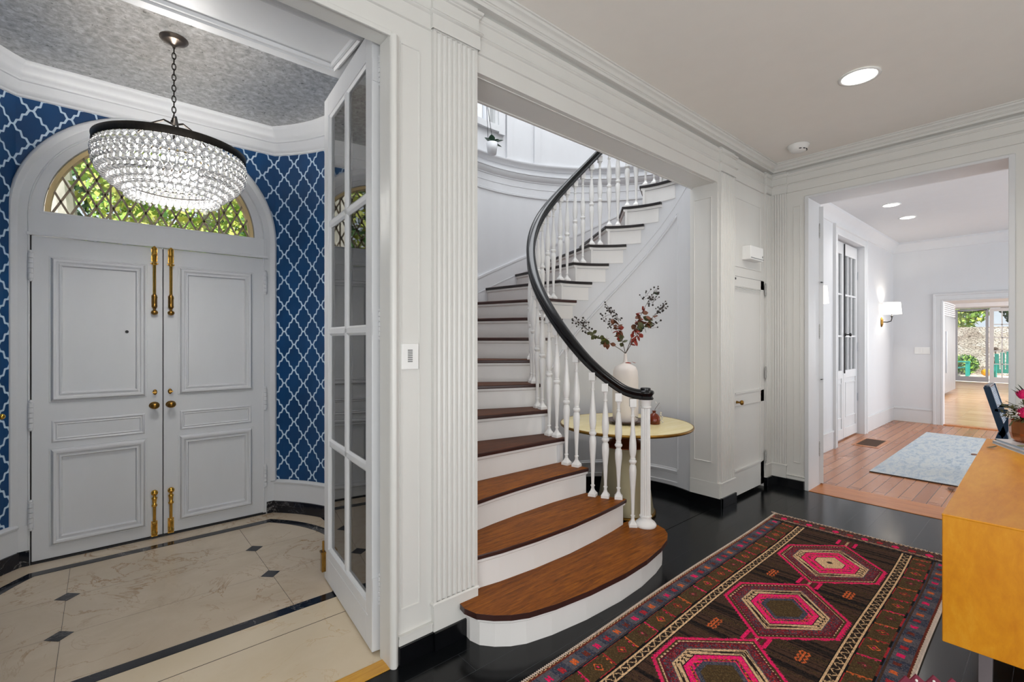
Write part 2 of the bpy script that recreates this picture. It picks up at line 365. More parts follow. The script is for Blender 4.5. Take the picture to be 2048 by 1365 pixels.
def empty(name, loc, label, cat, rz=0, kind=None, group=None):
    o = bpy.data.objects.new(name, None); C.objects.link(o); o.location = loc; o.rotation_euler = (0, 0, rz); o.empty_display_size = .1
    LOC[o.name] = Matrix.Translation(loc) @ Matrix.Rotation(rz, 4, 'Z')
    return tag(o, label, cat, kind, group)
def struct(name, mb, mat, label, cat, **kw):
    o = mb.build(name, mat, **kw); return tag(o, label, cat, 'structure')
def copy_tree(o, parent=None):
    c = o.copy(); C.objects.link(c)
    if parent is not None: c.parent = parent
    for ch in list(o.children): copy_tree(ch, c)
    return c
def at(px, py, w):
    """point seen at photo pixel px,py at depth w along the view axis"""
    u = (px-1024)/FPX*w; v = (HZ-py)/FPX*w
    return Vector((w*cos(AL)+u*sin(AL), w*sin(AL)-u*cos(AL), EYE+v))
def rect(u0, v0, u1, v1): return [(u0, v0), (u1, v0), (u1, v1), (u0, v1)]
# ================================================================== the setting
YA, XB, ZC = 1.87, 4.95, 3.08          # hall wall with the stair opening, hall wall with the dining opening, ceiling
XL, XR = 1.375, 3.86                    # stair opening
# floors
mb = MB().box(-2.5, -2.6, -.1, 4.95, 1.905, 0); mb.box(1.3, 1.9, -.1, 4.95, 4.3, 0)
struct('floor', mb, 'floor_black', 'glossy black painted board floor of the hall', 'floor')
mb = MB().box(-1.2, 1.93, -.1, 1.3, 4.45, 0)
fv = struct('floor', mb, 'marble', 'cream marble vestibule floor inlaid with black strips and diamonds', 'floor')
VX, VXL, VY, VR = .226, .434, 3.33, 1.2
def arcp(cx, cy, r, a0, a1, n): return [(cx+r*cos(radians(a0+(a1-a0)*i/n)), cy+r*sin(radians(a0+(a1-a0)*i/n))) for i in range(n+1)]
ri = 1.056
VS = 3.307; aR = degrees(math.asin(.725/ri)); arcR = arcp(VX, VS, ri, -aR, aR, 20); arcL = arcp(VXL, VS, ri, 180-aR, 180+aR, 20)
path = arcR+arcL
strip = [(0, .0004), (0, .0022), (.064, .0022), (.064, .0004)]
MB().sweep(path, strip, closed=True, loop=True).build('border_strip', 'marble_black', fv, label='black veined marble border strip')
mb = MB()
for x, y in [(.76, 3.09), (-.155, 3.09), (.77, 3.535), (-.145, 3.535)]:
    mb = MB(); s_ = .052
    mb.prism([(x-s_, y), (x, y-s_), (x+s_, y), (x, y+s_)], .0004, .002); mb.build('diamond_inlay', 'marble_black', fv)
mb = MB()
for y0 in (3.09, 3.535): mb.box(-.6, y0-.0003, .0002, 1.22, y0+.0003, .0005)
for x0 in (.765, -.15): mb.box(x0-.0009, 2.645, .0002, x0+.0009, 3.97, .0008)
mb.build('tile_joint', 'crack', fv)
mb = MB().box(-.9, 1.94, .0002, 1.02, 2.41, .0016); mb.box(-.9, 2.415, .0002, 1.0, 2.58, .0014)
mb.build('threshold_slab', 'marble_band', fv, label='paler cream marble slabs with golden veins')
mb = MB().box(.03, 1.94, .0015, .032, 2.41, .0022); mb.box(-.9, 2.41, .0014, 1.0, 2.413, .0021); mb.build('tile_joint', 'crack', fv)
struct('trim_1', MB().box(-1.2, 1.865, -.02, .955, 1.94, .004), 'oak_plain', 'yellow oak threshold strip between black floor and marble', 'threshold')
# ceilings
struct('ceiling', MB().box(-2.5, -2.6, ZC, 4.95, 1.9, ZC+.1), 'ceiling', 'smooth off-white hall ceiling', 'ceiling')
struct('ceiling', MB().box(-1.2, 2.5, ZC, 1.5, 4.4, ZC+.1), 'silver', 'mottled silver leaf vestibule ceiling', 'ceiling')
struct('ceiling', MB().box(1.2, 1.9, 6, 5.2, 4.6, 6.1), 'stair_wall', 'high ceiling over the curved stair', 'ceiling')
# hidden sides of the hall behind the camera
struct('wall_back', MB().box(-2.6, -2.7, 0, -2.5, 4.4, 3.1), 'wall_paint', 'plain painted wall behind the camera', 'wall')
struct('wall_right', MB().box(-2.5, -2.7, 0, 5.1, -2.6, 3.1), 'wall_paint', 'plain painted wall on the right behind the camera', 'wall')

# ------------------------------------------------------------------ entablature and crown mouldings
ARCH = [(0, 2.797), (.010, 2.80), (.010, 2.866), (.018, 2.870), (.022, 2.876), (.018, 2.882), (.006, 2.886), (.006, 2.950), (.014, 2.954), (.014, 2.960), (.018, 2.962), (.022, 2.970), (.024, 2.978), (.0, 2.980)]
CROWN = [(.0, 3.002), (.050, 3.006), (.050, 3.024), (.056, 3.027), (.056, 3.032), (.062, 3.034), (.066, 3.044), (.076, 3.053), (.088, 3.058), (.092, 3.066), (.092, 3.070), (.100, 3.072), (.100, 3.081)]
def entab(path): return MB().sweep(path, ARCH)
# ------------------------------------------------------------------ wall A : vestibule opening | pilaster | stair opening | pilaster | cupboard
mb = MB()
mb.box(.955, YA, 0, 1.375, 2.11, ZC)                        # pier between vestibule and stair
mb.box(-2.5, YA, 2.70, .955, 1.965, ZC)                     # header over the vestibule opening
mb.box(-2.5, YA, 0, -.37, 2.11, 2.70)
mb.box(-2.5, YA, ZC, 4.95, 1.95, 6.1)
wA = struct('wall_left', mb, 'white', 'white panelled hall wall pierced by the vestibule and stair openings', 'wall')
mb = MB().box(XL, YA, 2.71, XR, 2.10, ZC); mb.build('stair_lintel', 'white', wA)
mb = MB().box(XR, YA, 0, 4.143, 2.11, ZC).box(4.143, YA+.002, 1.961, 4.79, 2.0, ZC).box(4.79, YA, 0, 4.95, 2.11, ZC).box(4.143, 1.95, 0, 4.79, 2.0, 2.0)
mb.build('right_pier', 'white', wA)
# soffit moulding lines of the stair lintel
mb = MB()
mb.box(XL, 2.085, 2.703, XR, 2.10, 2.71).box(XL, 1.90, 2.706, XR, 1.906, 2.71)
mb.build('soffit_bead', 'white', wA)
# thin lines on the lintel face
entab([(4.79, YA), (-2.5, YA)]).build('entablature', 'white', wA, auto=40)
def pilaster(x0, x1, flutes, name='pilaster'):
    mb = MB(); y = YA-.02; w = x1-x0; m_ = .012; fw = (w-2*m_)/flutes; r = fw*.40
    poly = [(x0, YA+.002), (x0, y)]
    for i in range(flutes):
        c = x0+m_+fw*(i+.5)
        poly += [(c-r, y)] + [(c-r*cos(pi*k/6), y+r*.75*sin(pi*k/6)) for k in range(1, 6)] + [(c+r, y)]
    poly += [(x1, y), (x1, YA+.002)]
    n = len(poly); mb.add([(a, b_, z) for z in (.209, 2.798) for a, b_ in poly], [(i, i+1, n+i+1, n+i) for i in range(n-1)]+[tuple(range(n)), tuple(range(n, 2*n))])
    o = mb.build(name, 'white', wA)
    mb = MB().box(x0-.001, y-.004, .082, x1+.001, YA, .206).box(x0-.001, y-.001, 2.797, x1+.001, YA, 3.012)
    mb.sweep([(x1, YA), (x1, y), (x0, y), (x0, YA)], [(0, .196), (.008, .198), (.008, .206), (.003, .21), (0, .212)])
    mb.build('pilaster_plinth', 'white', wA)
    MB().sweep([(x1, YA), (x1, y), (x0, y), (x0, YA)], ARCH[1:-1]).build('pilaster_capital', 'white', wA, auto=40)
    return o
pilaster(1.13, 1.375, 8); pilaster(3.885, 4.142, 8); pilaster(4.80, 4.93, 4)
# flat stile with its sunk panel beside the vestibule opening, rounded jamb bead
def sunk(parent, O, U, V, Nn, u0, v0, u1, v1, mat='white', w=.006, d=.005, name='panel_moulding', prof=None):
    prof = prof or [(0, 0), (w*.4, d), (w, d), (w*1.4, 0)]
    return MB().sweep(rect(u0, v0, u1, v1), prof, O, U, V, Nn, closed=True).build(name, mat, parent)
AW = dict(O=(0, YA, 0), U=(1, 0, 0), V=(0, 0, 1), Nn=(0, -1, 0))
sunk(wA, **AW, u0=.972, v0=.227, u1=1.072, v1=2.69)
mb = MB(); pr = [(.925, YA+.03)]+[(.945+.022*cos(radians(a)), YA-.003+.022*sin(radians(a))) for a in range(180, 271, 15)]+[(.96, YA-.012), (.962, YA)]
mb.prism(pr+[(.962, 1.965), (.925, 1.965)], 0, 2.70); mb.box(-2.5, YA-.012, 2.69, .93, YA, 2.712)
mb.build('jamb_bead', 'white', wA, bevel=.003)
MB().box(.962, YA-.014, .082, 1.128, YA, .115).box(.962, YA-.018, .118, 1.128, YA, .124).build('stile_base', 'white', wA)
MB().box(.962, YA-.022, 0, 1.132, YA, .082).box(1.128, YA-.036, 0, 1.378, YA, .083).build('baseboard', 'black_gloss', wA, bevel=.002, label='black painted baseboard')
MB().box(3.862, YA-.036, 0, 4.144, YA, .083).box(4.798, YA-.036, 0, 4.95, YA, .083).build('baseboard', 'black_gloss', wA, bevel=.002, label='black painted baseboard')
# reveal of the stair opening (right side) with panel and base
mb = MB().box(XR-.002, YA-.02, .082, XR+.03, 2.112, .206); mb.build('reveal_plinth', 'white', wA)
MB().box(XR-.008, YA-.036, 0, XR+.03, 2.115, .083).build('baseboard', 'black_gloss', wA, label='black painted baseboard')
sunk(wA, (XR, 0, 0), (0, 1, 0), (0, 0, 1), (-1, 0, 0), 1.915, .37, 2.075, 2.60)
# fixed panel above the cupboard door
sunk(wA, (0, YA+.005, 0), (1, 0, 0), (0, 0, 1), (0, -1, 0), 4.19, 2.04, 4.74, 2.66, w=.012, d=.008)
# crown of the hall, both walls
struct('trim_2', MB().sweep([(4.95, -2.6), (4.95, YA), (-2.5, YA)], CROWN), 'white', 'white crown moulding around the hall ceiling', 'crown moulding', auto=40)
# cupboard door in the wall
cd = empty('door_1', (4.15, YA, 0), 'white two-panel cupboard door with a small brass knob beside the pilaster', 'door', kind='structure')
D = dict(U=(1, 0, 0), V=(0, 0, 1), Nn=(0, -1, 0))
mb = MB().box(4.146, YA-.002, .035, 4.786, YA+.03, 1.955)
mb.build('door_slab', 'white', cd)
mb = MB()
for a, b_ in ((.035, .253), (.817, .928), (1.87, 1.955)): mb.box(4.146, YA-.012, a, 4.775, YA, b_)
mb.box(4.70, YA-.012, .035, 4.775, YA, 1.955).box(4.146, YA-.012, .035, 4.16, YA, 1.955)
mb.build('door_frame', 'white', cd, bevel=.002)
mb = MB()
for k in range(4): mb.box(4.16, YA-.014+.003*k, 1.862-.012*k, 4.70, YA, 1.868-.012*k)
mb.box(4.16, YA-.02, .250, 4.70, YA, .262).box(4.16, YA-.02, .925, 4.70, YA, .936)
mb.build('panel_moulding', 'white', cd)
my = Matrix.Rotation(radians(90), 4, 'X')
MB().lathe([(.005, 0), (.014, .002), (.009, .01), (.008, .03), (.018, .036), (.022, .046), (.018, .056), (.004, .060)], (4.19, YA-.012, .855), 16, my).build('knob', 'dark_brass', cd, smooth=True, label='aged brass knob')
def butt_hinge(x, y, z, h, parent, mat='white', r=.008, w=.02):
    mb = MB()
    for k in range(5):
        mb.lathe([(r*.8, z-h/2+h*k/5+.001), (r, z-h/2+h*k/5+.003), (r, z-h/2+h*(k+1)/5-.003), (r*.8, z-h/2+h*(k+1)/5-.001)], (x, y, 0), 10)
    mb.ball((x, y, z+h/2+.006), r*.9, 8, 5); mb.ball((x, y, z-h/2-.006), r*.9, 8, 5)
    mb.box(x-w, y-.001, z-h/2, x+w, y+.004, z+h/2)
    return mb.build('hinge', mat, parent)
for z in (1.877, 1.085, .29): butt_hinge(4.787, YA-.024, z, .10, cd, 'hinge_grey')
MB().box(4.15, YA-.018, 1.925, 4.172, YA-.002, 1.942).build('latch', 'iron', cd)
MB().box(4.146, YA-.0045, 1.9555, 4.786, YA+.004, 1.9595).build('top_gap_shade', 'crack', cd)  # dark strip painted as the shade in the gap above the door

# ------------------------------------------------------------------ wall B with the dining opening
OY0, OY1, OZ = .25, 1.535, 2.715
mb = MB()
mb.box(XB, OY1, 0, 5.10, 2.1, 3.2).box(XB, OY0, OZ, 5.10, OY1, 3.2).box(XB, -2.7, 0, 5.10, OY0, 3.2)
wB = struct('wall_far', mb, 'white', 'white panelled hall wall around the dining room opening', 'wall')
entab([(XB, -2.6), (XB, YA)]).build('entablature', 'white', wB, auto=40)
mb = MB(); y0, y1 = 1.72, 1.85; x = XB-.02; fl = 5; m_ = .01; fw = (y1-y0-2*m_)/fl; r = fw*.4
poly = [(XB+.002, y0), (x, y0)]
for i in range(fl):
    c = y0+m_+fw*(i+.5); poly += [(x, c-r)]+[(x+r*.75*sin(pi*k/6), c-r*cos(pi*k/6)) for k in range(1, 6)]+[(x, c+r)]
poly += [(x, y1), (XB+.002, y1)]; n = len(poly)
mb.add([(a, b_, z) for z in (.209, 2.798) for a, b_ in poly], [(i, i+1, n+i+1, n+i) for i in range(n-1)]+[tuple(range(n)), tuple(range(n, 2*n))])
mb.build('pilaster', 'white', wB)
MB().box(x-.004, y0, .082, XB, y1+.02, .206).box(x-.001, y0, 2.797, XB, y1+.02, 3.012).sweep([(XB, y0), (x, y0), (x, y1)], [(0, .196), (.008, .198), (.008, .206), (.003, .21), (0, .212)]).build('pilaster_plinth', 'white', wB)
MB().sweep([(XB, y0), (x, y0), (x, y1)], ARCH[1:-1]).build('pilaster_capital', 'white', wB, auto=40)
BW = dict(O=(XB, 0, 0), U=(0, -1, 0), V=(0, 0, 1), Nn=(-1, 0, 0))
sunk(wB, **BW, u0=-1.665, v0=.24, u1=-1.60, v1=2.66)
sunk(wB, **BW, u0=-.12, v0=.24, u1=.5, v1=2.66)
MB().box(XB-.014, 1.56, .082, XB, 1.72, .11).box(XB-.018, 1.56, .113, XB, 1.72, .119).build('stile_base', 'white', wB)
MB().box(XB-.036, 1.565, 0, XB, 1.86, .083).box(XB-.03, -2.6, 0, XB, .22, .083).build('baseboard', 'black_gloss', wB, bevel=.002, label='black painted baseboard')
# casing / jamb lining of the opening (runs through to the dining side)
mb = MB().box(4.935, OY1-.004, 0, 5.27, OY1+.03, OZ+.02).box(4.935, OY0-.03, 0, 5.27, OY0+.004, OZ+.02).box(4.935, OY0, OZ-.004, 5.27, OY1, OZ+.02)
mb.build('jamb_lining', 'white_door', wB, bevel=.004)
struct('trim_3', MB().box(4.94, OY0-.02, -.03, 5.30, OY1+.02, .004), 'oak_border', 'orange oak threshold board of the dining room opening', 'threshold')
# folded-back glazed door leaf at the left of the opening
dl = empty('door_2', (5.24, 1.53, 0), 'white narrow door leaf folded back at the left of the dining opening', 'door', kind='structure')
Mr = Matrix.Translation((5.235, 1.497, 0)) @ Matrix.Rotation(radians(17), 4, 'Z')
mb = MB().box(0, 0, .02, .55, .042, 2.68, Mr); mb.box(0, .05, .02, .55, .09, 2.68, Mr)
mb.build('leaf', 'white_door', dl, bevel=.003)
for z in (2.45, 1.48, .35): butt_hinge(5.226, 1.528, z, .12, dl, 'hinge_grey', .006, .006)
for z in (1.02, 1.95): MB().box(5.20, 1.50, z-.004, 5.25, 1.512, z+.004).build('catch', 'iron', dl)

# ------------------------------------------------------------------ dining room
struct('floor', MB().box(5.10, -3.0, -.1, 10.4, 2.4, 0), 'floor_oak', 'oak strip floor of the dining room', 'floor')
struct('ceiling', MB().box(5.0, -3.0, 3.06, 10.5, 2.4, 3.16), 'dining_wall', 'white dining room ceiling', 'ceiling')
YD, XD = 1.93, 10.44
wx0, wx1, wz = 7.25, 8.54, 2.775
mb = MB().box(5.0, YD, 0, wx0, YD+.25, 3.1).box(wx1, YD, 0, XD+.1, YD+.25, 3.1).box(wx0, YD, wz, wx1, YD+.25, 3.1)
wD = struct('wall_dining_left', mb, 'dining_wall', 'plain white dining room wall with the glazed door', 'wall')
MB().box(5.30, YD-.012, 0, 7.11, YD, .21).box(5.30, YD-.018, .21, 7.11, YD, .235).box(8.68, YD-.012, 0, XD, YD, .21).box(8.68, YD-.018, .21, XD, YD, .235).build('baseboard', 'white_door', wD, bevel=.004)
struct('wall_dining_right', MB().box(5.1, -3.1, 0, 22, -3.0, 3.1), 'dining_wall', 'plain white wall on the unseen side of the dining room', 'wall')
fy0, fy1, fz = -.6, 1.275, 2.03
mb = MB().box(XD, fy1, 0, XD+.12, YD+.1, 3.1).box(XD, fy0, fz, XD+.12, fy1, 3.1).box(XD, -3.0, 0, XD+.12, fy0, 3.1)
wE = struct('wall_dining_far', mb, 'dining_wall', 'plain white far wall of the dining room', 'wall')
MB().box(XD-.012, 1.40, 0, XD, YD, .21).box(XD-.018, 1.40, .21, XD, YD, .235).box(XD-.012, -3, 0, XD, fy0-.12, .21).build('baseboard', 'white_door', wE, bevel=.004)
CAS = [(0, 0), (0, .018), (.02, .026), (.03, .018), (.09, .018), (.10, .03), (.125, .034), (.13, 0)]
cas = [(-o, h) for o, h in CAS]
MB().sweep([(-fy1, 0), (-fy1, fz), (-fy0, fz), (-fy0, 0)], [(o, h) for o, h in CAS], (XD, 0, 0), (0, -1, 0), (0, 0, 1), (-1, 0, 0)).build('door_casing', 'white_door', wE)
struct('trim_4', MB().sweep([(XD, -3.0), (XD, YD), (5.1, YD)], [(0, 2.90), (.012, 2.905), (.016, 2.93), (.05, 2.98), (.09, 3.02), (.10, 3.03), (.10, 3.06)]), 'dining_wall', 'white crown moulding of the dining room', 'crown moulding', auto=40)
struct('trim_5', MB().box(XD-.02, fy0, -.02, XD+.14, fy1, .012), 'oak_border', 'dark oak threshold under the far dining room opening', 'threshold')
# glazed garden door in the left dining wall
gd = empty('door_3', (7.8, 2.1, 0), 'white glazed double door with a black bolt rod in the left dining wall', 'door', kind='structure')
G = dict(O=(0, YD, 0), U=(1, 0, 0), V=(0, 0, 1), Nn=(0, -1, 0))
MB().sweep([(wx1, 0), (wx1, wz), (wx0, wz), (wx0, 0)][::-1], CAS, **G).build('door_casing', 'white_door', gd)
yg = 2.0
for (a, b_) in ((wx0+.02, 7.845), (7.855, wx1-.02)):
    mb = MB(); st = .07
    mb.box(a, yg, .02, a+st, yg+.045, wz-.02).box(b_-st, yg, .02, b_, yg+.045, wz-.02)
    mb.box(a+st, yg, 2.59, b_-st, yg+.045, wz-.02).box(a+st, yg, .86, b_-st, yg+.045, .97).box(a+st, yg, .02, b_-st, yg+.045, .16).box(a+st, yg+.012, .16, b_-st, yg+.03, .86)
    for q in (1/3, 2/3):
        mid = a+st+(b_-a-2*st)*q; mb.box(mid-.012, yg+.006, .97, mid+.012, yg+.04, 2.59)
    for z in (1.45, 2.03): mb.box(a+st, yg+.004, z-.013, b_-st, yg+.04, z+.013)
    mb.build('door_frame', 'white_door', gd, bevel=.003)
    MB().box(a+st, yg+.02, .97, b_-st, yg+.025, 2.59).build('glass_pane', 'glass', gd)
    MB().sweep(rect(a+.09, .30, b_-.09, .80), [(0, 0), (.004, .012), (.014, .012), (.02, 0)], (0, yg+.012, 0), (1, 0, 0), (0, 0, 1), (0, -1, 0), closed=True).build('panel_moulding', 'white_door', gd)
MB().tube([(7.85, yg-.012, .93), (7.85, yg-.012, 2.74)], .008, 8).build('bolt_rod', 'iron', gd, label='black cremone bolt rod')
MB().lathe([(.024, 0), (.024, .008), (.009, .012), (.009, .045), (.022, .052), (.026, .062), (.018, .074), (.003, .078)], (7.87, yg-.014, 1.47), 14, my).build('knob', 'iron', gd, smooth=True, label='black knob')
for z in (.55, 1.3, 2.35): butt_hinge(wx1-.018, yg-.006, z, .1, gd, 'steel', .006, .01)
for (a, b_) in ((wx0+.08, 7.79), (7.91, wx1-.08)):
    mb = MB(); n_ = 60
    pts = [(a+(b_-a)*i/n_, yg+.075+.012*sin(i*.9)) for i in range(n_+1)]
    mb.add([(x, y, z) for z in (.9, 2.64) for x, y in pts], [(i, i+1, n_+2+i, n_+1+i) for i in range(n_)]); cu = mb.build('sheer_curtain', 'curtain', gd, smooth=True)
# ------------------------------------------------------------------ kitchen beyond
XK = 21.8
struct('floor', MB().box(10.4, -3, -.1, XK+.1, 2.6, .0), 'floor_kitchen', 'shiny honey oak kitchen floor', 'floor')
struct('ceiling', MB().box(10.5, -3, 2.55, XK+.2, 2.7, 2.65), 'dining_wall', 'white kitchen ceiling', 'ceiling')
struct('wall_kitchen_left', MB().box(10.56, 2.5, 0, XK+.2, 2.6, 2.6), 'dining_wall', 'white kitchen wall on the left', 'wall')
ky0, ky1, kz = -.9, 2.38, 2.44
struct('wall_kitchen_far', MB().box(XK, ky1, 0, XK+.12, 2.6, 2.6).box(XK, ky0, kz, XK+.12, ky1, 2.6).box(XK, -3, 0, XK+.12, ky0, 2.6), 'dining_wall', 'white end wall around the patio doors', 'wall')
pd = empty('door_4', (XK, 1.0, 0), 'pair of patio doors at the far end of the kitchen', 'door', kind='structure')
def leafX(x, ya, yb, cols, rows, name, z0=.02, z1=kz-.02, st=.10, bot=.28, mat='white_door'):
    mb = MB(); mb.box(x, ya, z0, x+.05, ya+st, z1).box(x, yb-st, z0, x+.05, yb, z1).box(x, ya+st, z1-st, x+.05, yb-st, z1).box(x, ya+st, z0, x+.05, yb-st, z0+bot)
    for i in range(1, cols): c = ya+st+(yb-ya-2*st)*i/cols; mb.box(x+.01, c-.014, z0+bot, x+.04, c+.014, z1-st)
    for j in range(1, rows): c = z0+bot+(z1-st-z0-bot)*j/rows; mb.box(x+.01, ya+st, c-.014, x+.04, yb-st, c+.014)
    mb.build(name, mat, pd)
    MB().box(x+.02, ya+st, z0+bot, x+.025, yb-st, z1-st).build('glass_pane', 'glass', pd)
leafX(XK+.02, 1.57, 2.38, 1, 1, 'storm_door', mat='steel', st=.07, bot=.16); leafX(XK-.02, .60, 1.55, 4, 5, 'french_door', bot=.17); leafX(XK+.02, -.9, .60, 4, 5, 'french_door', bot=.17)
MB().tube([(XK-.01, 2.3, 2.36), (XK-.05, 2.0, 2.30), (XK-.02, 1.6, 2.38)], .012, 6).build('door_closer', 'iron', pd)
struct('wall_kitchen_soffit', MB().box(XK-1.2, -3, 2.43, XK, 2.5, 2.55), 'dining_wall', 'painted beam above the patio doors', 'beam')
fr = empty('refrigerator', (15.2, 2.15, 0), 'tall steel refrigerator with louvred top grille against the left kitchen wall', 'refrigerator')
MB().box(13.2, 1.89, .08, 17.2, 2.49, 2.36).build('cabinet_body', 'steel', fr)
mb = MB()
for k in range(7): mb.box(13.185, 1.865, 2.0+.05*k, 17.2, 1.89, 2.025+.05*k)
mb.build('grille', 'dining_wall', fr)
for x0 in (13.23, 15.22): 
    MB().box(x0, 1.86, .1, x0+1.96, 1.89, 1.95).build('fridge_door', 'steel', fr)
    MB().tube([(x0+.12, 1.82, .6), (x0+.12, 1.82, 1.6)], .014, 8).build('handle', 'steel', fr)
# ================================================================== vestibule
FY = 4.19
# curved end walls with baseboard, plinth, wallpaper, cornice
def polyline(cx, a0, a1, n=28): return arcp(cx, VY, VR, a0, a1, n)
aw = degrees(math.asin((FY-VY)/VR))
right = polyline(VX, aw, -44); left = polyline(VXL, 180-aw, 180+44)
for side, pts in (('right', right), ('left', left)):
    s0 = (pts[0][0]+.335); acc = [s0]
    for i in range(1, len(pts)): acc.append(acc[-1]+(1 if side == 'right' else -1)*hypot(pts[i][0]-pts[i-1][0], pts[i][1]-pts[i-1][1]))
    mb = MB(); n = len(pts)
    mb.add([(x, y, z) for z in (.25, 2.95) for x, y in pts], [(i, i+1, n+i+1, n+i) for i in range(n-1)])
    def uvf(co, pts=pts, acc=acc):
        i = min(range(len(pts)), key=lambda k: (pts[k][0]-co.x)**2+(pts[k][1]-co.y)**2); return (acc[i], co.z)
    o = mb.build('wall_vestibule_'+side, 'wallpaper', uvf=uvf)
    tag(o, 'curved %s end wall of the vestibule in blue quatrefoil wallpaper' % side, 'wall', 'structure')
    sg = 1 if side == 'right' else -1
    pp = pts if side == 'left' else pts[::-1]
    MB().sweep(pp, [(0, .0), (.022, 0), (.022, .092), (0, .095)]).build('baseboard', 'marble_black', o, label='black veined marble skirting')
    MB().sweep(pp, [(-.01, .09), (.012, .093), (.012, .235), (.02, .24), (.022, .25), (.008, .262), (0, .266), (-.01, .266)]).build('plinth_board', 'white_door', o, auto=40)
    back = [(x+(x-(VX if sg > 0 else VXL))*.04, y+(y-VY)*.04) for x, y in pts]
    MB().add([(x, y, z) for z in (0, 3.08) for x, y in back], [(i, i+1, n+i+1, n+i) for i in range(n-1)]).build('wall_backing', 'wall_paint', o)
# closing walls of the portal between hall and vestibule
mb = MB().box(1.0, 1.96, 0, 1.06, 2.56, 2.9).box(.85, 2.50, 0, 1.06, 2.60, 2.9) if False else MB().box(1.0, 1.96, 0, 1.06, 2.50, 2.9)
mb.box(-.46, 1.96, 0, -.40, 2.50, 2.9)
po = struct('wall_portal', mb, 'white', 'white side walls and soffit of the portal into the vestibule', 'wall')
MB().box(-.9, 1.93, 2.82, 1.06, 2.57, 2.9).box(-1.2, 2.51, 2.85, 1.5, 2.568, 3.1).build('soffit', 'white_door', po, label='panelled soffit over the vestibule opening')
PM = [(0, 0), (.004, .014), (.014, .018), (.022, .008), (.030, .014), (.038, .012), (.044, 0)]
MB().sweep(rect(-.27, 2.14, .93, 2.50), PM, (0, 0, 2.82), (1, 0, 0), (0, 1, 0), (0, 0, -1), closed=True).build('panel_moulding', 'white_door', po, auto=40)
MB().box(.978, 1.965, 0, 1.0, 2.50, .10).build('baseboard', 'black_gloss', po, label='black baseboard behind the glazed door')
# front wall with arched opening
AX, AZ = .3165, 2.185
RO, RI = .745, .60
mb = MB(); O = (0, FY, 0)
x0, x1 = -.425, 1.09
seg = 40; arc = [(AX+RO*cos(pi*i/seg), AZ+RO*sin(pi*i/seg)) for i in range(seg+1)]
top = []
for (x, z) in arc:
    t_ = (x-AX)/RO; top.append((max(x0-.03, min(x1+.03, x)), 2.97))
vs = []; fs = []
for (x, z), (tx, tz) in zip(arc, top): vs += [(x, FY, z), (tx, FY, tz)]
fs = [(2*i, 2*i+1, 2*i+3, 2*i+2) for i in range(seg)]
mb.add(vs, fs)
mb.add([(AX+RO, FY, .25), (x1+.03, FY, .25), (x1+.03, FY, 2.97), (AX+RO, FY, AZ), (AX+RO, FY, 2.97)], [(0, 1, 2, 4, 3)])
mb.add([(AX-RO, FY, .25), (x0-.03, FY, .25), (x0-.03, FY, 2.97), (AX-RO, FY, AZ), (AX-RO, FY, 2.97)], [(0, 1, 2, 4, 3)])
wF = mb.build('wall_vestibule_front', 'wallpaper', uvf=lambda co: (co.x+.335, co.z)); tag(wF, 'vestibule front wall in blue quatrefoil wallpaper around the arch', 'wall', 'structure')
MB().box(-1.2, FY+.10, 0, -.42, FY+.2, 3.1).box(1.05, FY+.10, 0, 1.6, FY+.2, 3.1).box(-1.2, FY+.10, 2.96, 1.6, FY+.2, 3.1).build('wall_backing', 'wall_paint', wF)
# arched surround : casing, ring board, jamb boards
def arch_path(r, z0, n=36): return [(AX+r, z0)]+[(AX+r*cos(pi*i/n), AZ+r*sin(pi*i/n)) for i in range(n+1)]+[(AX-r, z0)]
F = dict(O=(0, FY, 0), U=(1, 0, 0), V=(0, 0, 1), Nn=(0, -1, 0))
ar = empty('trim_6', (AX, FY, 0), 'white arched casing around the front doors and fanlight', 'door casing', kind='structure')
CP = [(-.012, -.03), (-.012, .012), (-.004, .026), (.006, .030), (.012, .022), (.02, .018), (.028, .010), (.034, .008), (.034, -.03)]
MB().sweep(arch_path(RO, .26), CP, **F).build('outer_moulding', 'white_door', ar, auto=40)
MB().sweep(arch_path(RO-.03, .0), [(0, -.02), (0, .006), (.046, .006), (.050, .010), (.056, .004), (.056, -.02)], **F).build('ring_board', 'white_door', ar, auto=40)
mb = MB()
inn = [(AX+RI*cos(pi*i/40), AZ+.02+RI*sin(pi*i/40)) for i in range(41)]; out = [(AX+(RO-.07)*cos(pi*i/40), AZ+.02+(RO-.075)*sin(pi*i/40)) for i in range(41)]
MB().add([(x, FY+.004, z) for x, z in out]+[(x, FY+.004, z) for x, z in inn]+[(x, FY+.05, z) for x, z in inn], [(i, i+1, 42+i, 41+i) for i in range(40)]+[(41+i, 42+i, 83+i, 82+i) for i in range(40)]).build('fanlight_frame', 'white_door', ar)
MB().box(-.337-.012, FY-.008, 2.062, .99+.012, FY+.06, 2.21).box(-.337-.02, FY-.022, 2.052, .99+.02, FY, 2.072).box(-.3, FY-.010, 2.195, .93, FY+.05, 2.207).build('transom_bar', 'white_door', ar, bevel=.004)
MB().box(-.40, FY+.001, 0, -.342, FY+.06, 2.2).box(.995, FY+.001, 0, 1.055, FY+.06, 2.2).build('jamb_board', 'white_door', ar)
MB().box(1.0, FY-.012, .0, 1.085, FY, .095).box(-.42, FY-.012, .0, -.343, FY, .095).build('marble_skirting', 'marble_black', ar, label='black marble skirting block')
MB().box(1.0, FY-.008, .095, 1.09, FY+.002, .25).box(-.42, FY-.008, .095, -.343, FY+.002, .25).build('plinth_board', 'white_door', ar)
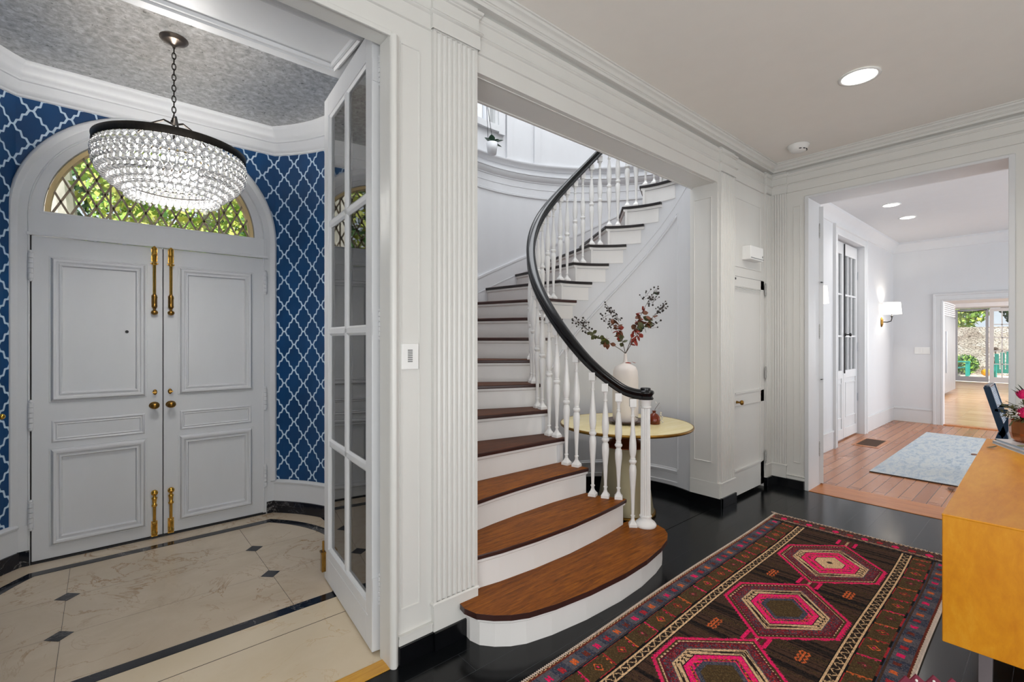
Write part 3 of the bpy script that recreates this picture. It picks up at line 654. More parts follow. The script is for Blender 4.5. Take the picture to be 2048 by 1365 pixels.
# fanlight window
fw_ = empty('window_1', (AX, FY+.03, 2.2), 'half-round fanlight with diamond leading above the front doors', 'window', kind='structure')
MB().add([(AX, FY+.055, AZ+.02)]+[(x, FY+.055, z) for x, z in inn], [(0, i+1, i+2) for i in range(40)]).build('glass_pane', 'glass', fw_)
mb = MB(); R2 = RI-.005; zb = 2.205
def clip(p, q):
    """clip a segment to the half disc"""
    ps = []
    for k in range(0, 201):
        t = k/200; x = p[0]+(q[0]-p[0])*t; z = p[1]+(q[1]-p[1])*t
        if hypot(x-AX, z-zb) < R2 and z >= zb: ps.append((x, z))
    return (ps[0], ps[-1]) if len(ps) > 1 else None
k0 = -16
dx, dz = .0435, .0865
for i in range(-20, 34):
    for sgn in (1, -1):
        xb = AX-.042+dx*2*i*1.0
        c = clip((xb, zb), (xb+sgn*dx*14, zb+dz*14))
        if c:
            (a0, b0), (a1, b1) = c; L = hypot(a1-a0, b1-b0); nx, nz = -(b1-b0)/L*.006, (a1-a0)/L*.006
            mb.prism3([(a0-nx, b0-nz), (a1-nx, b1-nz), (a1+nx, b1+nz), (a0+nx, b0+nz)], (0, FY+.04, 0), (1, 0, 0), (0, 0, 1), (0, -1, 0), 0, .012)
for xb in (AX-.275, AX+.36): mb.box(xb-.006, FY+.03, zb, xb+.006, FY+.045, zb+math.sqrt(R2**2-(xb-AX)**2))
mb.build('leading', 'brown_lead', fw_, label='brown diamond leading')
MB().sweep([(AX+R2*cos(pi*i/40), zb+R2*sin(pi*i/40)) for i in range(41)], [(0, -.09), (0, -.02), (.025, -.02), (.025, -.09)], (0, FY, 0), (1, 0, 0), (0, 0, 1), (0, -1, 0), loop=True).build('outer_frame', 'tan', fw_, label='tan outer frame with sunlight in its colour')
# front doors
BOL = [(-.004, 0), (0, .003), (.002, .014), (.010, .022), (.022, .020), (.030, .010), (.036, .008), (.038, .015), (.046, .016), (.050, .002), (.054, -.001)]
def front_leaf(xa, xb, side, label):
    d = empty('door_5' if side < 0 else 'door_6', (xa if side < 0 else xb, FY+.02, 0), label, 'door', kind='structure')
    MB().box(xa, FY, .014, xb, FY+.045, 2.052).build('door_slab', 'white_door', d, bevel=.003)
    pa, pb = (-.245, .225) if side < 0 else (.427, .893)
    for z0, z1 in ((.10, .70), (.745, .885), (1.012, 1.92)):
        big = z1-z0 > .3
        pf = BOL if big else [(0, 0), (.004, .006), (.010, .008), (.018, .002), (.024, .006), (.03, .0)]
        MB().sweep(rect(pa, z0, pb, z1), pf, **F, closed=True).build('panel_moulding', 'white_door', d, auto=40)
        if big: sunk(d, **F, u0=pa-.012, v0=z0-.012, u1=pb+.012, v1=z1+.012, mat='white_door', w=.004, d=.002, name='panel_line')
    hx = xa+.002 if side < 0 else xb-.002
    for z in (1.86, .93, .31): butt_hinge(hx+.004*side, FY-.014, z, .16, d, 'white_door', .013, .012)
    kx = .277 if side < 0 else .372
    # upper surface bolt
    ub = MB().box(kx-.017, FY-.008, 1.95, kx+.017, FY, 2.045); ub.lathe([(.010, 1.925), (.016, 1.93), (.016, 1.94), (.011, 1.945), (.012, 1.99), (.018, 2.0), (.013, 2.03), (.016, 2.045), (.008, 2.06)], (kx, FY-.014, 0), 12)
    ub.box(kx-.022, FY-.01, 1.935, kx+.022, FY, 1.942)
    up = ub.build('bolt', 'brass', d, label='ornate brass surface bolt at the top of the door')
    MB().tube([(kx, FY-.014, 1.72), (kx, FY-.014, 1.93)], .0095, 10).build('bolt_rod', 'brass', up)
    MB().box(kx-.016, FY-.008, 1.635, kx+.016, FY, 1.715).lathe([(.009, 1.62), (.016, 1.63), (.017, 1.64), (.011, 1.65), (.013, 1.68), (.018, 1.70), (.012, 1.715), (.008, 1.73)], (kx, FY-.014, 0), 12).lathe([(.008, 1.60), (.008, 1.63)], (kx, FY-.014, 0), 10).ball((kx, FY-.018, 1.592), .021, 12, 8, (1, 1, .85)).build('bolt_knob', 'dark_brass', up, smooth=True)
    # lower surface bolt
    lb = MB().lathe([(.010, .02), (.018, .03), (.020, .04), (.012, .06), (.015, .10), (.018, .112), (.010, .12)], (kx, FY-.014, 0), 12).box(kx-.018, FY-.008, .012, kx+.018, FY, .12)
    lo = lb.build('bolt', 'brass', d, label='ornate brass surface bolt at the foot of the door')
    MB().tube([(kx, FY-.014, .11), (kx, FY-.014, .24)], .0095, 10).build('bolt_rod', 'brass', lo)
    MB().lathe([(.010, .22), (.018, .232), (.011, .245), (.014, .275), (.018, .285), (.009, .295), (.008, .31)], (kx, FY-.014, 0), 12).ball((kx, FY-.018, .322), .021, 12, 8).build('bolt_knob', 'brass', lo, smooth=True)
    # knob with oval rose, thumb turn
    MB().lathe([(.030, 0), (.031, .004), (.012, .008), (.010, .030), (.022, .036), (.028, .046), (.022, .056), (.004, .062)], (kx, FY, .937), 18, Matrix.Diagonal((1.0, 1, .8, 1)) @ my).build('knob', 'dark_brass', d, smooth=True, label='cast brass knob')
    MB().lathe([(.013, 0), (.013, .004), (.007, .007), (.006, .012)], (kx-.004*side, FY, 1.03), 14, Matrix.Diagonal((1, 1, 1.5, 1)) @ my).box(kx-.012, FY-.026, 1.026, kx+.012, FY-.01, 1.034).build('thumb_turn', 'dark_brass', d, label='small brass thumb turn')
    if side < 0: MB().lathe([(.010, 0), (.010, .004), (.005, .005)], (.127, FY, 1.455), 14, my).build('peephole', 'plastic', d).data.materials[0] = M['iron']
    return d
front_leaf(-.335, .3245, -1, 'left leaf of the white front doors, with a peephole')
front_leaf(.3300, .988, 1, 'right leaf of the white front doors beside the blue wallpaper')
struct('trim_7', MB().box(.315, FY+.030, .02, .34, FY+.05, 2.05).box(-.345, FY+.025, 0, -.33, FY+.05, 2.06).box(.985, FY+.025, 0, 1.0, FY+.05, 2.06), 'crack', 'dark rebate strips behind the front door joints', 'gap_shade')  # dark strips added as the shade in the door joints
struct('trim_7', MB().box(-.34, FY-.01, -.01, .995, FY+.06, .012), 'iron', 'dark sill under the front doors', 'door sill')
# cornice of the vestibule
CR2 = [(0, 2.895), (.010, 2.90), (.012, 2.912), (.022, 2.918), (.030, 2.935), (.050, 2.965), (.056, 2.975), (.066, 2.978), (.070, 2.99), (.085, 3.0), (.092, 3.02), (.115, 3.05), (.125, 3.06), (.13, 3.082)]
pp = right[::-1]+[(x, y) for x, y in left]
struct('trim_8', MB().sweep(pp, CR2), 'white_door', 'deep white cornice around the silver vestibule ceiling', 'crown moulding', auto=40)

# ------------------------------------------------------------------ open glazed door leaf
gl = empty('door_7', (.915, 2.0, 0), 'white eight-light French door leaf swung open into the vestibule', 'door', kind='structure')
ang = atan2(2.815-1.998, .981-.904)
Ug = Vector((cos(ang), sin(ang), 0)); Ng = Vector((sin(ang), -cos(ang), 0))   # Ng points to +x side
L = hypot(2.815-1.998, .981-.904); T = .04; zt = 2.79
Mg = Matrix(((Ug.x, Ng.x, 0, .904), (Ug.y, Ng.y, 0, 1.998), (0, 0, 1, 0), (0, 0, 0, 1)))
mb = MB(); st = .085
rows = [.224, .81, 1.446, 2.06, 2.665]
mb.box(0, 0, .012, st, T, zt, Mg).box(L-st, 0, .012, L, T, zt, Mg).box(st, 0, rows[-1]+.01, L-st, T, zt, Mg).box(st, 0, .012, L-st, T, .205, Mg)
for z in rows[1:-1]: mb.box(st, .006, z-.014, L-st, T-.006, z+.014, Mg)
mid = L/2+.01; mb.box(mid-.016, .006, .2, mid+.016, T-.006, 2.68, Mg)
mb.build('door_frame', 'white_door', gl, bevel=.003)
for i in range(4):
    for a, b_ in ((st, mid-.016), (mid+.016, L-st)):
        z0, z1 = rows[i]+.014 if i else .205, rows[i+1]-.014 if i < 3 else 2.675
        MB().box(a, .018, z0, b_, .022, z1, Mg).build('glass_pane', 'glass', gl)
        MB().sweep(rect(a, z0, b_, z1), [(0, 0), (0, .012), (.010, .004), (.010, 0)], Mg @ Vector((0, .018, 0)), Ug, (0, 0, 1), -Ng, closed=True).build('glazing_bead', 'white_door', gl)
MB().box(.06, -.002, .150, L-.09, 0, .154, Mg).build('panel_line', 'white_door', gl)
for z in (2.60, 1.47, .29):
    h_ = empty('x', (0, 0, 0), '', '') if False else None
    mb = MB()
    for k in range(5): mb.lathe([(.006, z-.055+.022*k+.001), (.008, z-.055+.022*k+.004), (.008, z-.055+.022*(k+1)-.004), (.006, z-.055+.022*(k+1)-.001)], (.937, 1.985, 0), 10)
    mb.ball((.937, 1.985, z+.064), .009, 8, 6).ball((.937, 1.985, z-.064), .009, 8, 6).box(.905, 1.993, z-.05, .94, 1.997, z+.05)
    mb.build('hinge', 'white_door', gl)
MB().box(L-.035, -.022, .06, L-.004, .0, .17, Mg).box(L-.04, -.026, .165, L+.002, 0, .175, Mg).tube([Mg @ Vector((L-.02, -.011, .17)), Mg @ Vector((L-.02, -.011, .235))], .006, 8).build('foot_bolt', 'dark_brass', gl, label='brass foot bolt')
# ------------------------------------------------------------------ small wall things
kp = empty('lighting_keypad', (1.018, YA, 1.326), 'white keypad with a column of small buttons on the stile beside the glazed door', 'keypad')
MB().box(.978, YA-.010, 1.27, 1.060, YA, 1.384).build('wall_plate', 'plastic', kp, bevel=.003)
for k in range(7): MB().box(1.006, YA-.0125, 1.303+.0082*k, 1.028, YA-.010, 1.3075+.0082*k).build('button', 'grey_plastic', kp)
th = empty('alarm_sounder', (4.45, YA, 2.17), 'white plastic box on the panel above the cupboard door', 'wall box')
MB().box(4.33, YA-.075, 2.115, 4.60, YA+.004, 2.238).build('housing', 'plastic', th, bevel=.006)
MB().box(4.33, YA-.079, 2.128, 4.60, YA-.075, 2.132).box(4.571, YA-.079, 2.148, 4.581, YA-.074, 2.162).build('indicator', 'grey_plastic', th)
# recessed lamp, smoke detector, dining lamps
def can_light(x, y, z, r, label, group=None, power=40, size=radians(150)):
    e = empty('recessed_light', (x, y, z), label, 'ceiling light', group=group)
    MB().lathe([(r, z-.001), (r*1.02, z-.006), (r*.86, z-.008), (r*.82, z-.002)], (x, y, 0), 32, caps=False).build('trim_ring', 'plastic', e, smooth=True)
    MB().lathe([(r*.83, z-.004), (r*.6, z-.009), (.001, z-.010)], (x, y, 0), 32, caps=False).build('lens', 'lamp_lens', e, smooth=True)
    l = lamp('downlight', 'SPOT', (x, y, z-.03), power, size=size, blend=.8, radius=r*.7, color=(1, .96, .9))
    return e
can_light(3.65, .845, ZC, .112, 'round recessed light in the hall ceiling', power=60)
can_light(7.34, 1.375, 3.06, .095, 'recessed light in the dining ceiling, nearer the hall', power=25)
can_light(8.26, 1.372, 3.06, .095, 'recessed light in the dining ceiling, farther from the hall', power=25)
can_light(16.0, 1.0, 2.55, .1, 'unseen recessed light added in the kitchen ceiling', power=120)  # unseen lamp, added to brighten the kitchen from above
sm = empty('smoke_detector', (4.555, 1.49, ZC), 'round white smoke detector on the hall ceiling near the corner', 'smoke detector')
MB().lathe([(.085, ZC), (.085, ZC-.008), (.078, ZC-.012), (.070, ZC-.034), (.055, ZC-.05), (.02, ZC-.052)], (4.555, 1.49, 0), 28).build('housing', 'plastic', sm, smooth=True)
for k in range(12):
    if k in (7, 8, 9, 10): 
        a = 2*pi*k/12; MB().box(-.009, -.003, -.003, .009, .003, .003, Matrix.Translation((4.555+.062*cos(a), 1.49+.062*sin(a), ZC-.045)) @ Matrix.Rotation(a+pi/2, 4, 'Z')).build('vent_slot', 'iron', sm)
sw = empty('switch_plate', (XD, 1.54, 1.215), 'white four-gang switch plate on the far dining wall', 'light switch')
MB().box(XD-.008, 1.44, 1.16, XD, 1.64, 1.275).build('wall_plate', 'plastic', sw, bevel=.003)
for k in range(4): MB().box(XD-.012, 1.462+.045*k, 1.185, XD-.008, 1.485+.045*k, 1.25).build('rocker', 'plastic', sw)
# sconces
def sconce(x, y, z, label):
    e = empty('wall_sconce', (x, y, z), label, 'wall sconce', group='sconces on the dining wall')
    yy = y-.14
    MB().lathe([(.128, z-.09), (.112, z+.10)], (x, yy, 0), 28, caps=False).build('lamp_shade', 'shade', e, smooth=True)
    e_shade = C.objects[-1]; me = e_shade.data
    m2 = e_shade.modifiers.new('thick', 'SOLIDIFY'); m2.thickness = .002
    mb = MB().lathe([(.055, 0), (.055, .012), (.03, .026), (.006, .03)], (x, y-.002, z-.21), 20, my @ Matrix.Diagonal((.8, 1.5, 1, 1)))
    mb.build('back_plate', 'dark_brass', e, smooth=True, label='oval bronze back plate')
    MB().tube([(x, y-.02, z-.21), (x, y-.08, z-.215), (x, yy+.01, z-.20), (x, yy, z-.16), (x, yy, z-.13)], .008, 8).ball((x, yy, z-.125), .017, 10, 6).tube([(x, yy, z-.12), (x, yy, z)], .004, 6).build('arm', 'iron', e)
    lamp('sconce_bulb', 'POINT', (x, yy, z+.02), 7, radius=.02, color=(1, .9, .75))
    return e

sconce(9.6, YD, 1.90, 'lit wall sconce with white shade on the left dining wall, the one fully in view')
sconce(5.98, YD, 1.89, 'lit wall sconce half hidden behind the folded door leaf')
# ================================================================== curved staircase
SX, SY = 3.2006, 2.3655
RN, RS, RW = .686, .716, 1.70                 # nosing, string and outer wall radii
R_, Z0, A0, DA = .1796, -.018, 237.4655, 13.5266
def zt(n): return Z0+R_*n
def an(n): return A0-DA*n
def pc(R, a, z=None):
    p = (SX+R*cos(radians(a)), SY+R*sin(radians(a))); return p if z is None else (p[0], p[1], z)
DO = {4: -3, 5: -1, 6: 1, 7: 1, 8: 0, 9: 0, 10: 2}
def front(n):
    """front edge of tread n, outer end first"""
    if n == 1: return [(1.375, 1.875), (1.272, 1.858), (1.262, 1.80), (1.279, 1.73), (1.331, 1.667), (1.393, 1.618), (1.467, 1.581), (1.607, 1.548), (1.829, 1.521), (2.10, 1.512), (2.317, 1.525), (2.517, 1.56), (2.645, 1.597), (2.732, 1.646), (2.785, 1.701), (2.81, 1.77), (2.805, 1.84), (2.775, 1.90), (2.715, 1.935), (2.655, 1.94)]
    if n == 2: return [(1.378, 1.877), (1.536, 1.852), (1.767, 1.835), (2.047, 1.832), (2.304, 1.849), (2.50, 1.87), (2.645, 1.893)]
    if n == 3: return [(1.520, 2.085), (1.70, 2.108), (1.898, 2.124), (2.218, 2.136), (2.532, 2.123)]
    d = DO.get(n, 4.3 if n > 10 else 0); a = an(n)
    p, q = pc(RW+.01, a+d), pc(RN, a)
    return [(p[0]+(q[0]-p[0])*t, p[1]+(q[1]-p[1])*t) for t in (0, .25, .5, .75, 1)]
def offset(path, d):
    """offset a polyline to its left by d, mitred"""
    out = []; n = len(path)
    for i in range(n):
        p = Vector(path[i]); d1 = (p-Vector(path[i-1])).normalized() if i else None; d2 = (Vector(path[i+1])-p).normalized() if i < n-1 else None
        d1 = d1 or d2; d2 = d2 or d1
        n1 = Vector((-d1.y, d1.x)); n2 = Vector((-d2.y, d2.x)); q = p+(n1+n2)/max(.4, 1+n1.dot(n2))*d; out.append((q.x, q.y))
    return out
sc = empty('curved_staircase', (2.4, 2.2, 0), 'white curved staircase with stained oak treads and a black handrail', 'staircase')
NT = 19
for n in range(1, NT):
    f = front(n); nx = front(n+1); back = offset(nx, .05)
    a0, a1 = an(n), an(n+1)
    if n == 1: inner = [(2.60, 1.95)]; back = [(p[0], p[1]) for p in offset(front(2), .05)]
    elif n == 2: inner = [(2.60, 1.975), (2.560, 2.05)]
    elif n == 3: inner = [pc(.700, a1+(a0-a1)*t) for t in (.66, .33)]
    else: inner = [pc(RN, a1+(a0-a1)*t) for t in (.75, .5, .25)]
    poly = f+inner+back[::-1]
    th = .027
    mat_t = 'tread' if n < 4 else 'tread_shaded'
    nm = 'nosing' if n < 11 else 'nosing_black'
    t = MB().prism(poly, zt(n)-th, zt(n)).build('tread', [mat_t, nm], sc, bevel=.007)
    for p in t.data.polygons:
        if abs(p.normal.z) < .5 or p.normal.z < 0: p.material_index = 1
    if n >= 9: t['label'] = 'near-black tread seen from below, shade put into its oak colour'
    # moulded return of the nosing along the open string
    if n >= 4:
        a_end = an(n)-30.5
        pr = [pc(RN-.002, a0+(a_end-a0)*k/14) for k in range(15)]
        MB().sweep(pr, [(0, zt(n)-th), (0, zt(n)-.002), (.034, zt(n)-.002), (.034, zt(n)-th)], loop=True).build('return_nosing', nm, t, bevel=.004)
        MB().sweep([pc(RN+.012, a0-1.8+(a_end+2-a0)*k/14) for k in range(15)], [(0, zt(n)-th-.022), (0, zt(n)-th), (.03, zt(n)-th), (.03, zt(n)-th-.022)], loop=True).build('cove', 'riser_white', t)
        a_s = a0-2.3
        MB().sweep([pc(RS-.006, a_s+(a_end+2.6-a_s)*k/14) for k in range(15)], [(0, zt(n-1)+.002), (0, zt(n)-.055), (.012, zt(n)-.055), (.012, zt(n-1)+.002)], loop=True).build('bracket_panel', 'riser_white', t)
    # riser under the nosing
    g = offset(f, .03) if n > 1 else offset(f[1:], .032)
    z_low = zt(n-1) if n > 1 else 0
    MB().sweep(g, [(0, z_low-.01), (0, zt(n)-th+.002), (.02, zt(n)-th+.002), (.02, z_low-.01)], loop=True).build('riser', 'riser_white', sc)
    g2 = offset(f, .014) if n > 1 else offset(f[1:], .014)
    MB().sweep(g2, [(0, zt(n)-th-.016), (0, zt(n)-th), (.018, zt(n)-th), (.018, zt(n)-th-.024), (.010, zt(n)-th-.024)], loop=True).build('scotia', 'riser_white', sc)
# curved string / spandrel wall facing the well
def string_top(a):
    n = int((A0-a-2.3)//DA); return zt(max(1, min(NT-1, n)))-.02
mb = MB(); angs = []
a = 221
edges = [a]
n0 = 1
for n in range(2, NT+1):
    e = an(n)-2.3
    if e < 219 and e > -24: edges.append(e)
edges.append(-22)
vs = []; fs = []
for i in range(len(edges)-1):
    a_, b_ = edges[i], edges[i+1]; top = string_top((a_+b_)/2); m_ = max(2, int(abs(a_-b_)/2))
    for k in range(m_):
        t0, t1 = a_+(b_-a_)*k/m_, a_+(b_-a_)*(k+1)/m_; s_ = len(vs)
        vs += [pc(RS, t0, 0), pc(RS, t1, 0), pc(RS, t1, top), pc(RS, t0, top), pc(RS+.03, t0, 0), pc(RS+.03, t1, 0), pc(RS+.03, t1, top), pc(RS+.03, t0, top)]
        fs += [(s_, s_+1, s_+2, s_+3), (s_+5, s_+4, s_+7, s_+6), (s_+3, s_+2, s_+6, s_+7)]
        if k == 0: fs.append((s_, s_+3, s_+7, s_+4))
        if k == m_-1: fs.append((s_+1, s_+5, s_+6, s_+2))
mb.add(vs, fs); mb.build('string_wall', 'stair_wall', sc, auto=20, label='curved white spandrel wall below the stair')
# closing piece at the front end of the string
def helix(R, a0, a1, dz, r, name, n=60, mat='stair_wall', parent=sc):
    pts = [pc(R, a0+(a1-a0)*k/n, Z0+R_*(A0-(a0+(a1-a0)*k/n))/DA+dz) for k in range(n+1)]
    return MB().tube(pts, r, 6).build(name, mat, parent, smooth=True)
helix(RS, 84, -18, -.615, .004, 'string_moulding')
helix(RS, 96, -8.5, -.712, .0045, 'string_moulding'); helix(RS-.002, 96, -8.5, -.735, .010, 'string_moulding')
MB().tube([pc(RS, -8.8, .235), pc(RS, -8.8, 2.54)], .007, 6).build('string_moulding', 'stair_wall', sc)
bp = [pc(RS, a) for a in range(200, -22, -3)]
MB().sweep([pc(RS, 215-i*3) for i in range(79)], [(.0, 0), (-.012, 0), (-.012, .078), (-.010, .08), (0, .08)]).build('base_band', 'black_gloss', sc, label='black painted base of the spandrel wall') if False else None
MB().sweep([pc(RS, -21+i*3) for i in range(79)], [(0, 0), (.012, 0), (.012, .078), (0, .08)]).build('base_band', 'black_gloss', sc, label='black painted base of the spandrel wall')
MB().sweep([pc(RS, -8.8+i*3) for i in range(74)], [(0, .105), (.006, .108), (.006, .114), (0, .118), (0, .19), (.008, .195), (.008, .205), (.014, .21), (.014, .218), (.006, .225), (.004, .235), (0, .238)]).build('base_moulding', 'stair_wall', sc, auto=30)
# ---- handrail
RB = .725
KZ = [(230, 1.036), (223, 1.046), (216.5, 1.083), (202.5, 1.222), (188.5, 1.403), (173.5, 1.612), (150, 1.935), (129.5, 2.225), (109.5, 2.49), (85.5, 2.785), (67, 3.02), (55, 3.175), (34, 3.45), (10, 3.77), (-10, 4.03)]
def rail_z(a):
    if a >= KZ[0][0]: return KZ[0][1]
    for i in range(len(KZ)-1):
        a1, z1 = KZ[i]; a2, z2 = KZ[i+1]
        if a <= a1 and a >= a2:
            m1 = (KZ[i+1][1]-KZ[i-1][1])/(KZ[i+1][0]-KZ[i-1][0]) if i > 0 else 0
            m2 = (KZ[i+2][1]-KZ[i][1])/(KZ[i+2][0]-KZ[i][0]) if i < len(KZ)-2 else (z2-z1)/(a2-a1)
            t = (a-a1)/(a2-a1); h = a2-a1
            return (2*t**3-3*t*t+1)*z1+(t**3-2*t*t+t)*h*m1+(-2*t**3+3*t*t)*z2+(t**3-t*t)*h*m2
    return KZ[-1][1]
sec = [(-.030, -.032), (-.034, -.026), (-.030, -.018), (-.026, -.010), (-.030, -.002), (-.036, .008), (-.036, .018), (-.028, .028), (-.012, .033), (.012, .033), (.028, .028), (.036, .018), (.036, .008), (.030, -.002), (.026, -.010), (.030, -.018), (.034, -.026), (.030, -.032)]
vs = []; fs = []; nn = 150; k = len(sec)
for i in range(nn+1):
    a = 231-(231+8)*i/nn; c = Vector(pc(RB, a, rail_z(a))); c2 = Vector(pc(RB, a-.5, rail_z(a-.5)))
    t = (c2-c).normalized(); rad = Vector((cos(radians(a)), sin(radians(a)), 0)); up = rad.cross(t).normalized()
    if up.z < 0: up = -up
    up = (up*.75+Vector((0, 0, .25))).normalized()
    vs += [c+rad*x+up*y for x, y in sec]
fs = [(i*k+j, (i+1)*k+j, (i+1)*k+(j+1) % k, i*k+(j+1) % k) for i in range(nn) for j in range(k)]+[tuple(range(k)), tuple(nn*k+j for j in range(k))]
hr = MB().add(vs, fs).build('handrail', 'black_gloss', sc, auto=50, label='black gloss handrail sweeping round the well')
nx_, ny_ = pc(.722, 230.0)
MB().lathe([(.030, 1.004), (.050, 1.004), (.053, 1.010), (.048, 1.018), (.044, 1.026), (.048, 1.034), (.056, 1.044), (.056, 1.054), (.050, 1.062), (.034, 1.067), (.033, 1.078), (.028, 1.081), (.002, 1.081)], (nx_, ny_, 0), 36).build('rail_cap', 'black_gloss', hr, auto=50)
# ---- newel: fluted column
nw = MB(); z1 = zt(1)
nw.lathe([(.066, z1), (.070, z1+.006), (.070, z1+.016), (.062, z1+.028), (.046, z1+.040), (.036, z1+.052), (.034, z1+.060), (.040, z1+.064), (.040, z1+.070), (.034, z1+.074)], (nx_, ny_, 0), 32)
nc_ = MB(); nc_.lathe([(.031, .945), (.037, .950), (.037, .957), (.032, .960), (.036, .990), (.040, .996), (.040, 1.006)], (nx_, ny_, 0), 32)
newel = nw.build('newel_post', 'baluster_white', sc, auto=50); nc_.build('capital', 'baluster_white', newel, auto=50)
fl = 16; ring = []
for q in range(fl*6):
    t = 2*pi*q/(fl*6); ph = (q % 6)/6; rr = 1-.20*sin(pi*ph); ring.append((cos(t)*rr, sin(t)*rr))
m_ = len(ring); mb = MB()
mb.add([(nx_+x*.034, ny_+y*.034, z1+.07) for x, y in ring]+[(nx_+x*.030, ny_+y*.030, .948) for x, y in ring], [(i, (i+1) % m_, m_+(i+1) % m_, m_+i) for i in range(m_)])
mb.build('fluted_shaft', 'baluster_white', newel, auto=30)
# ---- balusters (turned)
def baluster(a, zb, ztop, rad=RB):
    x, y = pc(rad, a); H_ = ztop-zb; Mb = Matrix.Translation((x, y, 0)) @ Matrix.Rotation(radians(a), 4, 'Z')
    mb = MB(); s_ = .026
    mb.box(-s_, -s_, zb, s_, s_, zb+.018, Mb)
    q = [(s_, zb+.018), (s_*.9, zb+.024), (s_*.55, zb+.036), (.0115, zb+.050)]
    vs = []; 
    for r, z in q:
        for k_ in range(12):
            t = 2*pi*k_/12+pi/12; sq = r/max(abs(cos(t)), abs(sin(t))) if z < zb+.04 else r
            if z < zb+.04: sq = min(sq, r*1.25)
            p = Mb @ Vector((sq*cos(t), sq*sin(t), z)); vs.append(p)
    mb.add(vs, [(i*12+k_, i*12+(k_+1) % 12, (i+1)*12+(k_+1) % 12, (i+1)*12+k_) for i in range(3) for k_ in range(12)])
    hm = zb+H_*.52
    pr = [(.0105, zb+.048), (.0105, zb+.066), (.0145, zb+.068), (.0145, zb+.074), (.0098, zb+.076), (.0105, zb+.11), (.0155, zb+(hm-zb)*.55), (.0225, hm-.10), (.0240, hm-.065), (.021, hm-.038), (.0145, hm-.026), (.018, hm-.022), (.0245, hm-.012), (.0250, hm-.004), (.019, hm+.005), (.0155, hm+.008), (.0195, hm+.012), (.0155, hm+.018), (.020, hm+.04), (.0240, hm+.075), (.0225, hm+.12), (.0145, hm+.20), (.0095, ztop-.125), (.0095, ztop-.118), (.0135, ztop-.115), (.0135, ztop-.108), (.0100, ztop-.104), (.0100, ztop-.075), (.0135, ztop-.064), (.0195, ztop-.052)]
    pr = sorted(pr, key=lambda p: p[1])
    mb.lathe(pr, (x, y, 0), 14, caps=False)
    mb.box(-.021, -.021, ztop-.050, .021, .021, ztop+.004, Mb)
    return mb.build('baluster', 'baluster_white', sc, auto=40)
baluster(223.2, zt(1), rail_z(223.2)-.040, .735)
for a in (216, 209.3, 202.6): baluster(a, zt(2), rail_z(a)-.046, .738)
for n in range(3, NT-1):
    for d in (3.9, 10.4):
        a = an(n)-d
        if rail_z(a) < 4.02: baluster(a, zt(n), rail_z(a)-.047, .729)
# ---- outer cylindrical wall of the stairwell with cornices, skirting and window
aW0, aW1 = 188.5, -8.5
win_a0, win_a1, wz0, wz1 = 112, 87, 3.70, 4.75
mb = MB()
def cyl(mb, R, a0, a1, z0, z1, step=3):
    m_ = max(1, int(abs(a1-a0)/step)); vs = []; 
    for i in range(m_+1):
        a = a0+(a1-a0)*i/m_; vs += [pc(R, a, z0), pc(R, a, z1)]
    return mb.add(vs, [(2*i, 2*i+2, 2*i+3, 2*i+1) for i in range(m_)])
cyl(mb, RW, aW0, aW1, 0, wz0); cyl(mb, RW, aW0, win_a0, wz0, 6); cyl(mb, RW, win_a1, aW1, wz0, 6); cyl(mb, RW, win_a0, win_a1, wz1, 6)
mb.box(1.375, 2.10, 0, 1.53, 2.13, 6).box(4.86, 2.10, 0, 5.0, 2.13, 6)
sw_ = struct('wall_stairwell', mb, 'stair_wall', 'tall curved white wall around the outside of the stair', 'wall', auto=30)
path = [pc(RW, aW1+2*i) for i in range(99)]
def band(prof, name='cornice', mat='stair_wall'): return MB().sweep(path, prof).build(name, mat, sw_, auto=40)
band([(0, 3.345), (.012, 3.35), (.022, 3.372), (.040, 3.388), (.044, 3.398), (.044, 3.41), (0, 3.41)])
band([(0, 3.200), (.006, 3.203), (.008, 3.216), (.014, 3.220), (.028, 3.246), (.036, 3.262), (.036, 3.272), (.044, 3.274), (.044, 3.281), (0, 3.281)])
band([(0, 3.127), (.004, 3.129), (.004, 3.133), (0, 3.135)])
band([(0, 3.020), (.010, 3.024), (.012, 3.034), (.006, 3.038), (.008, 3.048), (0, 3.052)])
# upper wall panels (posts and rails above the cornice)
for a in (82, 69.8):
    MB().sweep([pc(RW, a-1.2), pc(RW, a+1.2)], [(0, 3.41), (.03, 3.41), (.03, 5.2), (0, 5.2)], loop=True).build('panel_post', 'stair_wall', sw_)
# raking skirting board
def rake(d0, d1, proj, name):
    vs = []; n_ = 90
    for i in range(n_+1):
        a = 188-(188+8)*i/n_; b0 = Z0+R_*(A0-a)/DA
        vs += [pc(RW-proj, a, b0+d0), pc(RW-proj, a, b0+d1), pc(RW, a, b0+d1)]
    MB().add(vs, [(3*i, 3*i+3, 3*i+4, 3*i+1) for i in range(n_)]+[(3*i+1, 3*i+4, 3*i+5, 3*i+2) for i in range(n_)]).build(name, 'stair_wall', sw_, auto=40)
rake(-.35, .19, .016, 'skirting_board'); rake(.19, .215, .020, 'skirting_cap'); rake(.035, .045, .019, 'skirting_bead')
